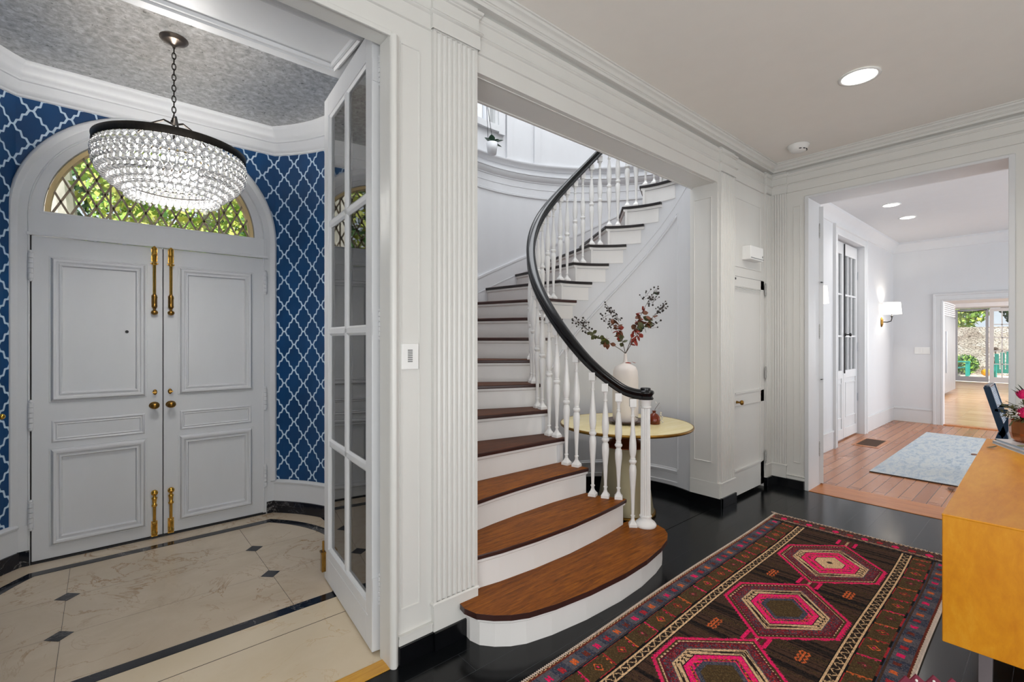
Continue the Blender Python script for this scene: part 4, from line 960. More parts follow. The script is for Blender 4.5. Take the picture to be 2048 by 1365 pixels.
# window of the stairwell
ws = empty('window_2', pc(RW, 99, 3.7), 'upstairs stairwell window above the curved cornice', 'window', kind='structure')
mb = MB()
for a in (win_a0, 99.6, win_a1):
    mb.sweep([pc(RW+.05, a-1.3), pc(RW+.05, a+1.3)], [(0, wz0), (.07, wz0), (.07, wz1), (0, wz1)], loop=True)
mb.sweep([pc(RW+.05, win_a1+2*i) for i in range(14)], [(0, wz0-.02), (.09, wz0-.02), (.09, wz0+.05), (0, wz0+.05)], loop=True)
mb.build('window_frame', 'white_door', ws)
mb = MB(); cyl(mb, RW+.03, win_a0, win_a1, wz0, wz1); mb.build('glass_pane', 'glass', ws)
# shutter folded beside the window, seen as a dark edge
MB().sweep([pc(RW-.005, 84.2), pc(RW-.005, 87.0)], [(0, 3.66), (.03, 3.66), (.03, 4.8), (0, 4.8)], loop=True).build('shutter', 'stair_wall', ws)
# hanging planter
hp = empty('hanging_planter', at(986, 300, 5.0), 'white pot with dark green leaves hanging from thin black cords in the stairwell', 'planter')
w_ = 4.95; c = at(984, 295, w_)
MB().lathe([(.045, c.z-.07), (.062, c.z+.045), (.058, c.z+.045), (.045, c.z-.05), (.001, c.z-.05)], (c.x, c.y, 0), 24).build('pot', 'stair_wall', hp, smooth=True)
MB().tube([c+Vector((-.05, 0, .045)), at(973, 200, w_)], .003, 5).tube([c+Vector((.04, .03, .045)), at(973.5, 200, w_)], .003, 5).build('cord', 'iron', hp)
def leafmesh(mb, base, direction, length, width, nrm=None, curl=.15):
    d = Vector(direction).normalized(); up = nrm or Vector((0, 0, 1)); s_ = d.cross(up)
    if s_.length < .05: s_ = d.cross(Vector((1, 0, 0)))
    s_.normalize(); u_ = s_.cross(d).normalized(); b_ = Vector(base)
    P = [(0, 0), (.25, .38), (.55, .5), (.8, .32), (1, 0)]
    vs = [b_]+[b_+d*(t*length)+s_*(w*width)-u_*(curl*length*t*t) for t, w in P[1:4]]+[b_+d*length-u_*(curl*length)]+[b_+d*(t*length)-s_*(w*width)-u_*(curl*length*t*t) for t, w in P[1:4][::-1]]+[b_+d*(.5*length)-u_*(curl*length*.25-.02*length)]
    mb.add(vs, [(i, (i+1) % 8, 8) for i in range(8)])
for dr, ln, wd in (((-.5, .3, .5), .09, .07), ((-.2, -.2, .7), .08, .07), ((.7, -.6, .35), .12, .05), ((.8, -.6, -.25), .11, .05), ((.2, -.3, .2), .08, .06)):
    mb = MB(); leafmesh(mb, c+Vector((0, 0, .05)), dr, ln, wd); o = mb.build('leaf', 'leaf_dark', hp); o.modifiers.new('s', 'SOLIDIFY').thickness = .002
# ================================================================== table in the well and what stands on it
TX, TY, TZ = 3.235, 2.335, .72
tb = empty('pedestal_table', (TX, TY, 0), 'round cream-topped pedestal table with brass rim standing in the curve of the stair', 'table')
MB().lathe([(.001, TZ-.008), (.522, TZ-.008), (.522, TZ-.001), (.515, TZ), (.001, TZ)], (TX, TY, 0), 72, caps=False).build('table_top', 'cream_top', tb, auto=30)
MB().lathe([(.18, TZ-.030), (.47, TZ-.026), (.515, TZ-.024), (.526, TZ-.020), (.530, TZ-.010), (.527, TZ-.001), (.521, TZ+.001), (.520, TZ-.009)], (TX, TY, 0), 72, caps=False).build('brass_rim', 'table_rim', tb, smooth=True)
MB().lathe([(.185, TZ-.18), (.18, TZ-.172), (.12, TZ-.14), (.065, TZ-.10), (.045, TZ-.06), (.050, TZ-.03), (.09, TZ-.012)], (TX, TY, 0), 48).build('copper_flare', 'copper_cone', tb, smooth=True, label='dark copper upper cone')
MB().lathe([(.235, .0), (.238, .012), (.230, .022), (.225, .03), (.150, TZ-.185), (.14, TZ-.175)], (TX, TY, 0), 56).build('pedestal', 'table_base', tb, auto=40, label='tapering champagne pedestal')
MB().lathe([(.236, 0), (.242, .003), (.241, .02), (.232, .026)], (TX, TY, 0), 56).build('foot_ring', 'table_rim', tb, smooth=True)
# vase
w0 = 3.88
vc = at(1256, 846, w0); vx, vy = 3.243, 2.338
vz = [(0.001, 0), (.088, 0), (.098, .008), (.103, .05), (.104, .20), (.102, .36), (.097, .415), (.082, .447), (.050, .465), (.026, .474), (.016, .49), (.013, .52), (.012, .548), (.016, .556), (.012, .556), (.009, .52), (.012, .49), (.03, .46)]
va = empty('tall_vase', (vx, vy, TZ), 'tall matte white bottle vase holding autumn branches on the cream table', 'vase')
MB().lathe([(r, TZ+z+.012) for r, z in vz], (vx, vy, 0), 48, caps=False).build('vase_body', 'ceramic', va, smooth=True)
pl = empty('serving_plate', (vx, vy, TZ), 'shallow dark-glazed plate under the white vase', 'plate')
MB().lathe([(.001, TZ+.0012), (.10, TZ+.0012), (.155, TZ+.022), (.160, TZ+.028), (.152, TZ+.026), (.10, TZ+.010), (.001, TZ+.009)], (vx, vy, 0), 48, caps=False).build('dish', 'plate', pl, smooth=True)
# autumn branches
neck = Vector((vx, vy, TZ+.565)); rnd = random.Random(5)
def bez(pts, n=24):
    out = []
    for i in range(n+1):
        t = i/n; q = [Vector(p) for p in pts]
        while len(q) > 1: q = [a.lerp(b_, t) for a, b_ in zip(q, q[1:])]
        out.append(q[0])
    return out
def berries(mb, ms, c, n, spread, axis):
    for i in range(n):
        p = c+Vector((rnd.gauss(0, spread), rnd.gauss(0, spread), rnd.gauss(0, spread*1.0)))+axis*rnd.uniform(-.04, .05)
        mb.ball(p, rnd.uniform(.0055, .009), 6, 4); ms.tube([c+axis*rnd.uniform(-.05, .02), p], .0010, 4)
def branch(label, ctrl, leafspec, bclusters):
    e = empty('autumn_branch', neck, label, 'branch', group=None)
    pts = bez(ctrl); mst = MB().tube(pts, [.003-.0018*i/len(pts) for i in range(len(pts))], 6)
    for c, n, sp in bclusters:
        mbb = MB(); berries(mbb, mst, Vector(c), n, sp, (pts[-1]-pts[-4]).normalized()); mbb.build('berry_cluster', 'berry', e)
        near = min(pts, key=lambda p: (p-Vector(c)).length); mst.tube([near, near.lerp(Vector(c), .5)+Vector((0, 0, .008)), Vector(c)], .0014, 5)
    mst.build('twig', 'twig', e)
    for t0, t1, n, mat, ln in leafspec:
        mb = MB()
        n = n if n == 1 else int(n*1.7)
        for i in range(n):
            t = t0+(t1-t0)*(i+rnd.random()*.6)/n; p = pts[int(t*(len(pts)-1))]
            dr = Vector((rnd.uniform(-1, 1), rnd.uniform(-1, 1), rnd.uniform(-.9, .5)))
            leafmesh(mb, p, dr, ln*1.3*rnd.uniform(.8, 1.2), ln*1.3*rnd.uniform(.62, .8), Vector((rnd.uniform(-1, 1), rnd.uniform(-1, .2), rnd.uniform(-.3, 1))))
        o = mb.build('leaves', mat, e)
D_ = w0
branch('low autumn branch arching left with olive leaves and dark berries', [neck, at(1235, 690, D_), at(1210, 688, D_-.03), at(1180, 665, D_-.04), at(1152, 642, D_-.05)],
       [(.38, .52, 5, 'leaf_rust', .042), (.46, .60, 5, 'leaf_olive', .045), (.52, .56, 1, 'leaf_lime', .055), (.58, .80, 6, 'leaf_olive', .035)], [(at(1168, 654, D_-.05), 16, .022), (at(1156, 645, D_-.05), 10, .016), (at(1172, 643, D_-.05), 6, .014)])
branch('middle autumn branch with dark berries and orange leaves leaning left', [neck, at(1247, 690, D_+.02), at(1240, 655, D_+.03), at(1225, 640, D_+.03), at(1218, 620, D_+.03)],
       [(.25, .5, 7, 'leaf_olive', .042), (.35, .6, 5, 'leaf_red', .040), (.5, .8, 7, 'leaf_rust', .040)], [(at(1218, 618, D_+.03), 16, .020), (at(1226, 622, D_+.02), 6, .014), (at(1234, 636, D_+.03), 10, .018), (at(1207, 636, D_+.03), 6, .014), (at(1219, 652, D_+.02), 10, .016)])
branch('tallest autumn branch rising right with red leaves and black berries', [neck, at(1260, 690, D_+.02), at(1268, 650, D_+.03), at(1288, 615, D_+.04), at(1312, 578, D_+.04)],
       [(.22, .5, 6, 'leaf_red', .042), (.45, .7, 8, 'leaf_rust', .044), (.55, .75, 5, 'leaf_red', .040), (.96, 1, 1, 'leaf_dark', .04)], [(at(1300, 600, D_+.04), 12, .022), (at(1310, 598, D_+.03), 9, .018), (at(1293, 592, D_+.04), 7, .016), (at(1312, 584, D_+.03), 6, .012)])
branch('right-hand autumn branch with olive and orange leaves and berries at its tip', [neck, at(1262, 688, D_-.02), at(1285, 655, D_-.04), at(1305, 632, D_-.05), at(1330, 612, D_-.05)],
       [(.3, .5, 5, 'leaf_red', .040), (.5, .72, 7, 'leaf_olive', .045), (.6, .8, 6, 'leaf_rust', .042), (.5, .6, 3, 'leaf_dark', .035)], [(at(1325, 614, D_-.05), 18, .020), (at(1313, 625, D_-.05), 7, .014), (at(1306, 652, D_-.04), 9, .016)])
# fallen leaves on vase and plate
for i, (px, py, w, mt, lb) in enumerate([(1250, 726, w0-.10, 'leaf_red', 'red leaf lying on the left shoulder of the white vase'), (1266, 725, w0-.10, 'leaf_red', 'red leaf lying on the right shoulder of the white vase'), (1283, 830, w0-.14, 'leaf_red', 'red leaf on the dark plate beside the vase'), (1272, 834, w0-.16, 'leaf_olive', 'curled olive leaf on the rim of the dark plate')]):
    mb = MB(); p = at(px, py, w); leafmesh(mb, p, (cos(AL+1.4*(i % 2)), -sin(AL), .1), .05, .032, Vector((0, -.4, 1)))
    o = mb.build('fallen_leaf', mt); o.modifiers.new('s', 'SOLIDIFY').thickness = .0015; tag(o, lb, 'leaf')
# amber bottle with dried stem
bx, by = 3.375, 2.155
bo = empty('bud_vase', (bx, by, TZ), 'small amber glass bottle vase on the right of the cream table', 'vase')
MB().lathe([(.001, TZ), (.044, TZ), (.048, TZ+.006), (.048, TZ+.035), (.044, TZ+.058), (.030, TZ+.078), (.016, TZ+.085), (.0125, TZ+.092), (.013, TZ+.100), (.018, TZ+.104), (.015, TZ+.106), (.011, TZ+.10), (.010, TZ+.088), (.026, TZ+.076), (.040, TZ+.055), (.043, TZ+.01), (.001, TZ+.006)], (bx, by, 0), 32, caps=False).build('bottle', 'amber', bo, smooth=True)
ds = empty('dried_flower', (bx, by, TZ+.05), 'dried pod and pale petal standing in the amber bottle', 'dried flower')
top = Vector((bx, by, TZ+.10)); MB().tube([top+Vector((0, 0, -.06)), top+Vector((.004, -.006, .02)), at(1319, 806, 3.82)], .0016, 5).build('stem', 'twig', ds)
mb = MB(); leafmesh(mb, at(1316, 820, 3.82), Vector((.2, -.5, 1)), .045, .02); mb.build('seed_pod', 'leaf_rust', ds)
mb = MB(); leafmesh(mb, at(1313, 808, 3.80), Vector((0, .2, 1)), .022, .022, Vector((.3, -1, 0))); mb.build('petal', 'ceramic', ds)
oc = empty('glass_trinket', (3.46, 2.13, TZ), 'tiny clear glass ornament behind the amber bottle', 'ornament')
mb = MB()
for k in range(6): mb.ball((3.455+.012*cos(k), 2.135+.012*sin(k*1.7), TZ+.010+.014*k), .009, 8, 5)
mb.build('beads', 'crystal', oc)

# ================================================================== chandelier
CX, CY = .302, 3.239
ch = empty('crystal_chandelier', (CX, CY, 2.45), 'round tiered crystal bead chandelier with dark metal band hanging in the vestibule', 'chandelier')
MB().lathe([(.068, ZC), (.068, ZC-.006), (.060, ZC-.010), (.060, ZC-.016), (.048, ZC-.022), (.020, ZC-.034), (.008, ZC-.045), (.006, ZC-.055)], (CX, CY, 0), 36).build('canopy', 'canopy_metal', ch, smooth=True)
mb = MB(); z = ZC-.05; k = 0
while z > 2.64:
    R3 = Matrix.Rotation(0 if k % 2 else pi/2, 4, 'Z'); pts = [R3 @ Vector((.009*cos(t), 0, .019*sin(t))) for t in [2*pi*j/12 for j in range(12)]]
    mb.tube([Vector((CX, CY, z-.016))+p for p in pts], .0028, 6, closed=True); z -= .030; k += 1
mb.build('chain', 'dark_metal', ch)
mb = MB().tube([(CX, CY, 2.65), (CX, CY, 2.40)], .006, 8).ball((CX, CY, 2.615), .016, 12, 8)
for q in range(3):
    a = 2*pi*q/3+.5; mb.tube([(CX, CY, 2.60), (CX+.05*cos(a), CY+.05*sin(a), 2.625), (CX+.12*cos(a), CY+.12*sin(a), 2.60), (CX+.24*cos(a), CY+.24*sin(a), 2.50), (CX+.345*cos(a), CY+.345*sin(a), 2.455)], .0055, 8)
mb.build('hanger_arms', 'dark_metal', ch)
RR = .345
MB().lathe([(RR-.004, 2.425), (RR+.004, 2.423), (RR+.007, 2.430), (RR+.005, 2.445), (RR+.008, 2.462), (RR+.002, 2.466), (RR-.006, 2.46)], (CX, CY, 0), 90, caps=False).build('metal_band', 'dark_metal', ch, smooth=True, label='dark hammered metal band')
tiers = [(.340, 2.430, 62, .044), (.341, 2.400, 62, .044), (.336, 2.370, 60, .044), (.324, 2.340, 58, .044), (.303, 2.311, 54, .042), (.274, 2.284, 48, .042), (.242, 2.260, 42, .042), (.212, 2.240, 38, .055)]
inner = [(.205, 2.118, 38, .02)]
proto = MB().lathe([(.001, 0), (.007, -.003), (.0075, -.010), (.004, -.013), (.009, -.018), (.0175, -.031), (.0175, -.042), (.012, -.053), (.001, -.058)], (0, 0, 0), 8, caps=False).build('crystal_drop', 'crystal', smooth=True)
me_c = proto.data; C.objects.unlink(proto); bpy.data.objects.remove(proto)
drops = []
for ti, (r, z, n, h) in enumerate(tiers):
    for q in range(n):
        a = 2*pi*(q+.5*(ti % 2))/n; drops.append((CX+r*cos(a), CY+r*sin(a), z, ti))
# the nearest hundred as separate drops, the rest as one string of stuff
drops.sort(key=lambda d: hypot(d[0], d[1])+.15*d[3]*0)
rest = MB()
base_v = [tuple(v.co) for v in me_c.vertices]; base_f = [tuple(p.vertices) for p in me_c.polygons]
for i, (x, y, z, ti) in enumerate(drops):
    if i < 100:
        o = bpy.data.objects.new('crystal_drop', me_c); C.objects.link(o); o.location = (x, y, z); o.parent = ch; o.matrix_parent_inverse = LOC[ch.name].inverted()
    else: rest.add([(vx_+x, vy_+y, vz_+z) for vx_, vy_, vz_ in base_v], base_f)
o = rest.build('crystal_strands', 'crystal', ch, smooth=True); o['kind'] = 'stuff'
mb = MB()
for q in range(40):
    a = 2*pi*q/40; mb.ball((CX+.212*cos(a), CY+.212*sin(a), 2.176), .0095, 8, 6)
o = mb.build('bottom_beads', 'crystal', ch, smooth=True); o['kind'] = 'stuff'
mb = MB()
for r, z in ((.325, 2.35), (.27, 2.29), (.205, 2.24)):
    mb.tube([(CX+r*cos(2*pi*q/40), CY+r*sin(2*pi*q/40), z) for q in range(40)], .003, 6, closed=True)
mb.build('wire_frame', 'dark_metal', ch)
for q in range(4):
    a = pi/4+pi/2*q; x, y = CX+.12*cos(a), CY+.12*sin(a)
    MB().ball((x, y, 2.34), .022, 12, 8, (1, 1, 1.5)).tube([(x, y, 2.37), (x, y, 2.41), (CX, CY, 2.42)], .005, 6).build('bulb', 'bulb', ch, smooth=True)
lamp('chandelier_light', 'POINT', (CX, CY, 2.34), 33, radius=.13, color=(1, .97, .93))

# ================================================================== hand-knotted rug
def make_rug():
    rnd = random.Random(11)
    Lx, Wy = 3.35, 1.065; K = .0043
    nx, ny = int(Lx/K), int(Wy/K)
    cols = dict(cream=(214, 178, 136), brown=(72, 50, 38), dark=(40, 29, 24), black=(14, 12, 14), pink=(226, 30, 96), hot=(240, 26, 112), maroon=(96, 24, 40), red=(168, 40, 48), blue=(56, 60, 76), grey=(88, 84, 90), orange=(206, 98, 48), olive=(76, 58, 34), olive2=(92, 74, 44), rust=(110, 46, 34), rose=(180, 70, 84))
    cl = {k: lin(v) for k, v in cols.items()}
    cxs = [.66, 1.42, 2.16, 2.91]         # medallion centres from the far end
    streak = [rnd.random() for _ in range(nx+40)]
    st = [sum(streak[i:i+5])/5 for i in range(nx)]
    def hexd(dx, dy): return max(abs(dy)/.262, (abs(dx)+max(0, abs(dy))*(.36-.10)/.262)/.36)
    def medallion(i, j, dx, dy, m):
        h = hexd(dx, dy); zz = .035*(((dx-dy*.6)*42) % 1)
        if h > 1.0-.0+zz: return None
        s_ = int(abs(dx)*60)+int(abs(dy)*60)
        if h > .955: return 'pink' if (i+j) % 7 else 'rose'
        if h > .915: return 'olive'
        if h > .895: return 'cream' if ((i//3+j//3) % 2) else 'brown'
        if h > .86: return 'maroon'
        if h > .72: return rnd.choice(['maroon', 'maroon', 'red', 'grey', 'blue', 'rust'])
        if h > .705: return 'grey'
        if h > .685: return 'cream'
        if h > .54:
            p = (dx if abs(dy) > .10 else dy)
            u = (abs(dx)*1.0+abs(dy)*.9); ph = int(u/.030); q = (u/.030) % 1
            if h < .56: return 'dark'
            if .62 < h < .66: return 'dark' if .2 < q < .8 else 'cream'
            if q < .28: return 'dark'
            return 'cream'
        if h > .30:
            if m in (1, 2, 3) and h < .38: return rnd.choice(['blue', 'grey'])
            q = ((abs(dx)+abs(dy))/.036) % 1
            if .36 < h < .46 and q < .45: return rnd.choice(['blue', 'maroon', 'orange'])
            return 'hot' if rnd.random() > .12 else 'orange'
        if m == 0:
            if h > .28: return 'dark'
            if abs(dx)+abs(dy) < .022: return 'brown'
            return 'cream'
        return 'olive' if rnd.random() > .2 else 'olive2'
    vs = []; fs = []; fc = []
    for i in range(nx+1):
        x = -i*K
        for j in range(ny+1):
            y = (j-ny/2)*K+.006*sin(x*3.1); vs.append((x, y, .008+.0012*sin(i*.9)*sin(j*.8)))
    for i in range(nx):
        d = (i+.5)*K
        for j in range(ny):
            v = (j+.5)*K; e = min(v, Wy-v); left = v > Wy/2; c = None
            if d < .015 or e < .010: c = 'cream' if ((i//3+j//3) % 2) else 'brown'
            elif d < .13:
                c = rnd.choice(['olive', 'brown', 'maroon', 'grey', 'brown'])
                q = (v/.085) % 1
                if abs(q-.5) < .22 and abs(d-.072) < .02*(1-abs(q-.5)*3)+.006: c = 'pink' if int(v/.085) % 2 else 'red'
                if .108 < d < .114 : c = 'cream' if rnd.random() > .3 else 'rose'
            elif d < .158: c = 'grey' if d < .136 and rnd.random() > .5 else ('olive' if d < .138 else 'black')
            elif e < .018: c = 'rust'
            elif e < .098:
                q = (d/.078) % 1; n_ = int(d/.078)
                c = 'blue' if (n_ % 2) else 'grey'
                if rnd.random() < .25: c = 'grey'
                if abs(q-.5) < .17 and abs(e-.058) < .016:
                    if (abs(q-.5) > .04 or abs(e-.058) < .009): c = ('orange', 'red', 'pink', 'rust')[n_ % 4]
                if e > .088: c = 'brown' if e < .093 else 'blue'
            elif e < .100: c = 'black'
            elif e < .198:
                P_ = .17; q = (d % P_)/P_; n_ = int(d/P_); t = (e-.10)/.098
                c = 'olive' if rnd.random() > .15 else 'olive2'
                # slanting bars and small lozenges
                if abs(q-(.10+.12*t)) < .022: c = ('pink', 'orange', 'red')[n_ % 3]
                if abs(q-(.16+.12*t)) < .018 and .2 < t < .8 and (j//3) % 2: c = ('orange', 'pink')[n_ % 2]
                a_, b_ = abs(q-.62)*P_, abs(t-.5)*.098
                r_ = a_+b_*.9
                if .018 < r_ < .024: c = ('maroon', 'red', 'orange')[n_ % 3]
                if r_ < .008: c = ('rose', 'orange', 'pink')[n_ % 3]
                if t < .06 or t > .94: c = ('red', 'rust')[n_ % 2] if .3 < q < .9 else 'black'
            elif e < .204: c = 'black'
            elif e < .252:
                t = (e-.204)/.048
                if t < .17 or t > .83: c = 'cream'
                else:
                    q = (d/.052) % 1; tri = abs(q*2-1); c = 'cream' if (abs(tri-(t-.17)/.66) < .16) else 'dark'
                    if abs(tri-(t-.17)/.66) < .05: c = 'olive2'
            elif e < .256: c = 'black'
            else:
                dy = v-Wy/2
                for m, cx in enumerate(cxs):
                    dx = d-cx
                    if abs(dx) < .38: 
                        c = medallion(i, j, dx, dy, m)
                        if c: break
                if c is None:
                    for cx in [ (cxs[q]+cxs[q+1])/2 for q in range(3)]+[cxs[0]-.40]:
                        if abs(d-cx) < .045 and abs(dy) < .055:
                            c = 'pink' if abs(dy) > .040 else ('cream' if abs(dy) < .007 and i % 3 else ('maroon' if (int(abs(dy)/.010)) % 2 else 'olive'))
                if c is None:
                    for cx in [(cxs[q]+cxs[q+1])/2 for q in range(3)]:
                        for sg in (-1, 1):
                            a_, b_ = d-cx-.02*sg, dy-sg*.185
                            if abs(a_) < .050 and abs(b_) < .028:
                                if (abs(b_) < .004 and abs(a_) < .045) or (abs(abs(b_)-.010-abs((a_/.03) % 1-.5)*.02) < .004): c = 'orange'
                if c is None:
                    s_ = st[i]; c = 'dark' if s_ < .42 else ('brown' if s_ < .62 else 'dark')
                    if s_ > .60 and rnd.random() < .5: c = 'olive'
                    if s_ < .36: c = 'black' if rnd.random() < .6 else 'dark'
            base = cl[c]; k_ = rnd.uniform(.66, 1.28)
            a0 = i*(ny+1)+j; fs.append((a0, a0+1, a0+ny+2, a0+ny+1)); fc.append((min(1, base[0]*k_), min(1, base[1]*k_), min(1, base[2]*k_), 1))
    me = bpy.data.meshes.new('knotted_rug'); me.from_pydata(vs, [], fs)
    at_ = me.color_attributes.new('knot', 'FLOAT_COLOR', 'CORNER')
    import numpy as np
    arr = np.repeat(np.array(fc, dtype=np.float32), 4, axis=0).ravel(); at_.data.foreach_set('color', arr)
    me.materials.append(M['knots']); o = bpy.data.objects.new('knotted_rug', me); C.objects.link(o)
    o.location = (4.085, .966, .004); o.rotation_euler = (0, 0, radians(1.4))
    tag(o, 'long dark brown wool rug with pink hexagon medallions on the black floor', 'rug')
    # fringe / overcast edge as a cord with short stitches
    rn = random.Random(3)
    for sgn in (1, -1):
        mb = MB()
        for q in range(int(Lx/.012)):
            x = -q*.012; y = sgn*(Wy/2)+.006*sin(x*3.1)*1.0
            mb.tube([(x, y-sgn*.006, .013), (x-.003, y+sgn*.004, .012), (x-.004, y+sgn*.006, .004)], .0034, 4)
        f = mb.build('side_binding', 'fringe', None); f.parent = o; f['label'] = 'cream overcast side binding'
    mb = MB()
    for q in range(int(Wy/.009)):
        y = -Wy/2+q*.009; l = rn.uniform(.012, .03)
        mb.tube([(-.004, y, .010), (l*.6, y+rn.uniform(-.004, .004), .008), (l, y+rn.uniform(-.008, .008), .002)], .002, 4)
    for q in range(9): mb.tube([(0, Wy/2-.004*q, .01), (rn.uniform(.01, .03), Wy/2+rn.uniform(.0, .04), .006)], .003, 4)
    f = mb.build('end_fringe', 'fringe', None); f.parent = o; f['label'] = 'short cream end fringe'
    return o
M['fringe'] = paint('cream_wool_fringe', (206, 186, 170), .9, var=.15, bs=60)
make_rug()

# ================================================================== sideboard at the right
CT = .80
sb = empty('sideboard', (3.1, .03, 0), 'honey-coloured maple sideboard with its end towards the camera at the lower right', 'sideboard')
x0, x1, y1, y0 = 2.197, 4.06, .272, -.22
Ms = Matrix.Translation((x0, y1, 0)) @ Matrix.Rotation(radians(.9), 4, 'Z') @ Matrix.Translation((-x0, -y1, 0))
MB().box(x0, y0, .358, x1, y1, .796, Ms).build('cabinet_body', 'console', sb, bevel=.003)
MB().box(x0-.001, y0-.001, .785, x1+.001, y1+.001, CT, Ms).build('cabinet_top', 'console_top', sb, bevel=.003) if False else MB().box(x0-.001, y0-.001, .792, x1+.001, y1+.001, CT, Ms).build('cabinet_top', 'console', sb, bevel=.003)
for xx in (x0+.10, x1-.16):
    mb = MB().box(xx, .12, .325, xx+.06, .22, .358, Ms); mb.build('leg_bracket', 'iron', sb)
for xx, s_ in ((x0+.13, -1), (x1-.13, 1)):
    for yy in (.155, -.12):
        mb = MB(); b0 = Vector((xx-.02, yy, .345)); b1 = Vector((xx+s_*.10-.02, yy, .0))
        mb.add([b0, b0+Vector((.04, 0, 0)), b0+Vector((.04, .035, 0)), b0+Vector((0, .035, 0)), b1, b1+Vector((.03, 0, 0)), b1+Vector((.03, .03, 0)), b1+Vector((0, .03, 0))], [(0, 1, 2, 3), (4, 5, 6, 7), (0, 1, 5, 4), (1, 2, 6, 5), (2, 3, 7, 6), (3, 0, 4, 7)])
        mb.build('leg', 'steel', sb, label='slanted steel leg').data.materials[0] = M['leg_steel']
# things on the sideboard
def book(name, c, size, rz, label):
    e = empty(name, c, label, 'book'); Mx = Matrix.Translation(c) @ Matrix.Rotation(rz, 4, 'Z'); l, w, h = size
    MB().box(0, 0, 0, l, w, .0022, Mx).box(0, 0, h-.0022, l, w, h, Mx).box(0, w-.003, 0, l, w, h, Mx).build('cover', 'book_cover', e)
    MB().box(.003, .003, .0022, l-.003, w-.003, h-.0022, Mx).build('pages', 'pages', e)
    return e
b0 = Vector((3.90, .262, CT)); dirb = atan2(.131-.276, 3.625-3.915)
book('coffee_table_book', (3.905, .268, CT), (.33, .28, .018), dirb, 'large pale coffee-table book lying on the sideboard under the copper vase')
book('coffee_table_book', (3.888, .252, CT+.018), (.31, .26, .014), dirb+.02, 'thinner white book on top of the stack on the sideboard')
ZB = CT+.032
# loose leaf on the sideboard and on the book
for p, lb, mt, d in (((3.70, .275, CT+.006), 'olive green leaf lying at the edge of the sideboard', 'leaf_olive', (.3, -1, .05)), ((3.70, .16, ZB+.004), 'light green leaf lying on the books', 'leaf_lime', (-.3, -1, 0))):
    mb = MB(); leafmesh(mb, p, d, .045, .028, curl=-.25); o = mb.build('loose_leaf', mt); o.modifiers.new('s', 'SOLIDIFY').thickness = .0012; tag(o, lb, 'leaf')
vcx = at(2066, 880, 2.62)
vx2, vy2 = vcx.x, vcx.y
cv = empty('copper_vase', (vx2, vy2, ZB), 'faceted copper vase cut by the right edge of the photo', 'vase')
MB().lathe([(.001, ZB), (.070, ZB), (.084, ZB+.016), (.092, ZB+.05), (.094, ZB+.118), (.090, ZB+.119), (.086, ZB+.05), (.001, ZB+.02)], (vx2, vy2, 0), 12, caps=False).build('vessel', 'copper', cv)
bq = empty('flower_bouquet', (vx2, vy2, ZB+.11), 'bouquet of magenta proteas and grey-green foliage in the copper vase', 'bouquet')
rnd = random.Random(21)
def protea(c, r):
    mb = MB()
    for ring in range(5):
        for q in range(14):
            a = 2*pi*(q+.5*(ring % 2))/14; tl = .25+.3*ring
            d = Vector((cos(a)*cos(tl), sin(a)*cos(tl), sin(tl)))
            leafmesh(mb, Vector(c)+d*r*.25, d*.6+Vector((0, 0, .5)), r*1.0, r*.34, Vector((cos(a), sin(a), -.3)), curl=.25)
    mb.build('protea_bloom', 'protea', bq, label='magenta protea bloom'); MB().tube([Vector(c), (vx2, vy2, ZB+.05)], .004, 6).build('stem', 'leaf_olive', bq)
DW = 2.6
protea(at(2046, 800, DW), .045); protea(at(2050, 838, DW-.04), .05); protea(at(2085, 800, DW), .045)
mb = MB(); mg = MB(); 
for q in range(26):
    a = rnd.uniform(0, 1); px = 2050-55*a; py = 835-50*rnd.random()**1.2+10
    p = at(px, py, DW+rnd.uniform(-.06, .06)); mb.tube([(vx2, vy2, ZB+.10), Vector((vx2, vy2, ZB+.12)).lerp(p, .5)+Vector((0, 0, .02)), p], .0015, 4)
    for k in range(5): leafmesh(mg, Vector((vx2, vy2, ZB+.13)).lerp(p, .45+.12*k), (rnd.uniform(-1, 1), rnd.uniform(-1, 1), rnd.uniform(-.3, .6)), .028, .014)
mb.build('stems', 'leaf_olive', bq); mg.build('foliage', 'leaf_olive', bq)
mg = MB(); md = MB()
for (px, py, L_) in ((1996, 806, .09), (2003, 815, .09), (2008, 808, .08), (2015, 818, .07), (1999, 812, .08)):
    p = at(px, py, DW); d = (p-Vector((vx2, vy2, ZB+.14))).normalized(); leafmesh(mg, p-d*L_, d, L_*1.1, .010)
for (px, py) in ((2026, 776), (2034, 772), (2040, 768), (2044, 788)):
    p = at(px, py, DW); d = (p-Vector((vx2, vy2, ZB+.20))).normalized(); leafmesh(md, p-d*.09, d, .10, .009)
mg.build('long_leaves', 'leaf_grey', bq); md.build('dark_spikes', 'leaf_dark', bq)
mw = MB()
for q in range(22): mw.ball(at(2012+rnd.uniform(0, 34), 828+rnd.uniform(-8, 14), DW-.03+rnd.uniform(-.03, .03)), .0035, 6, 4)
mw.build('small_white_flowers', 'ceramic', bq)
mb = MB(); mb.tube([at(2040, 838, DW-.05), at(2026, 842, DW-.05), at(2018, 852, DW-.05)], .002, 5); leafmesh(mb, at(2026, 842, DW-.05), (-.6, .3, -.6), .04, .009); mb.build('curling_leaf', 'leaf_olive', bq)
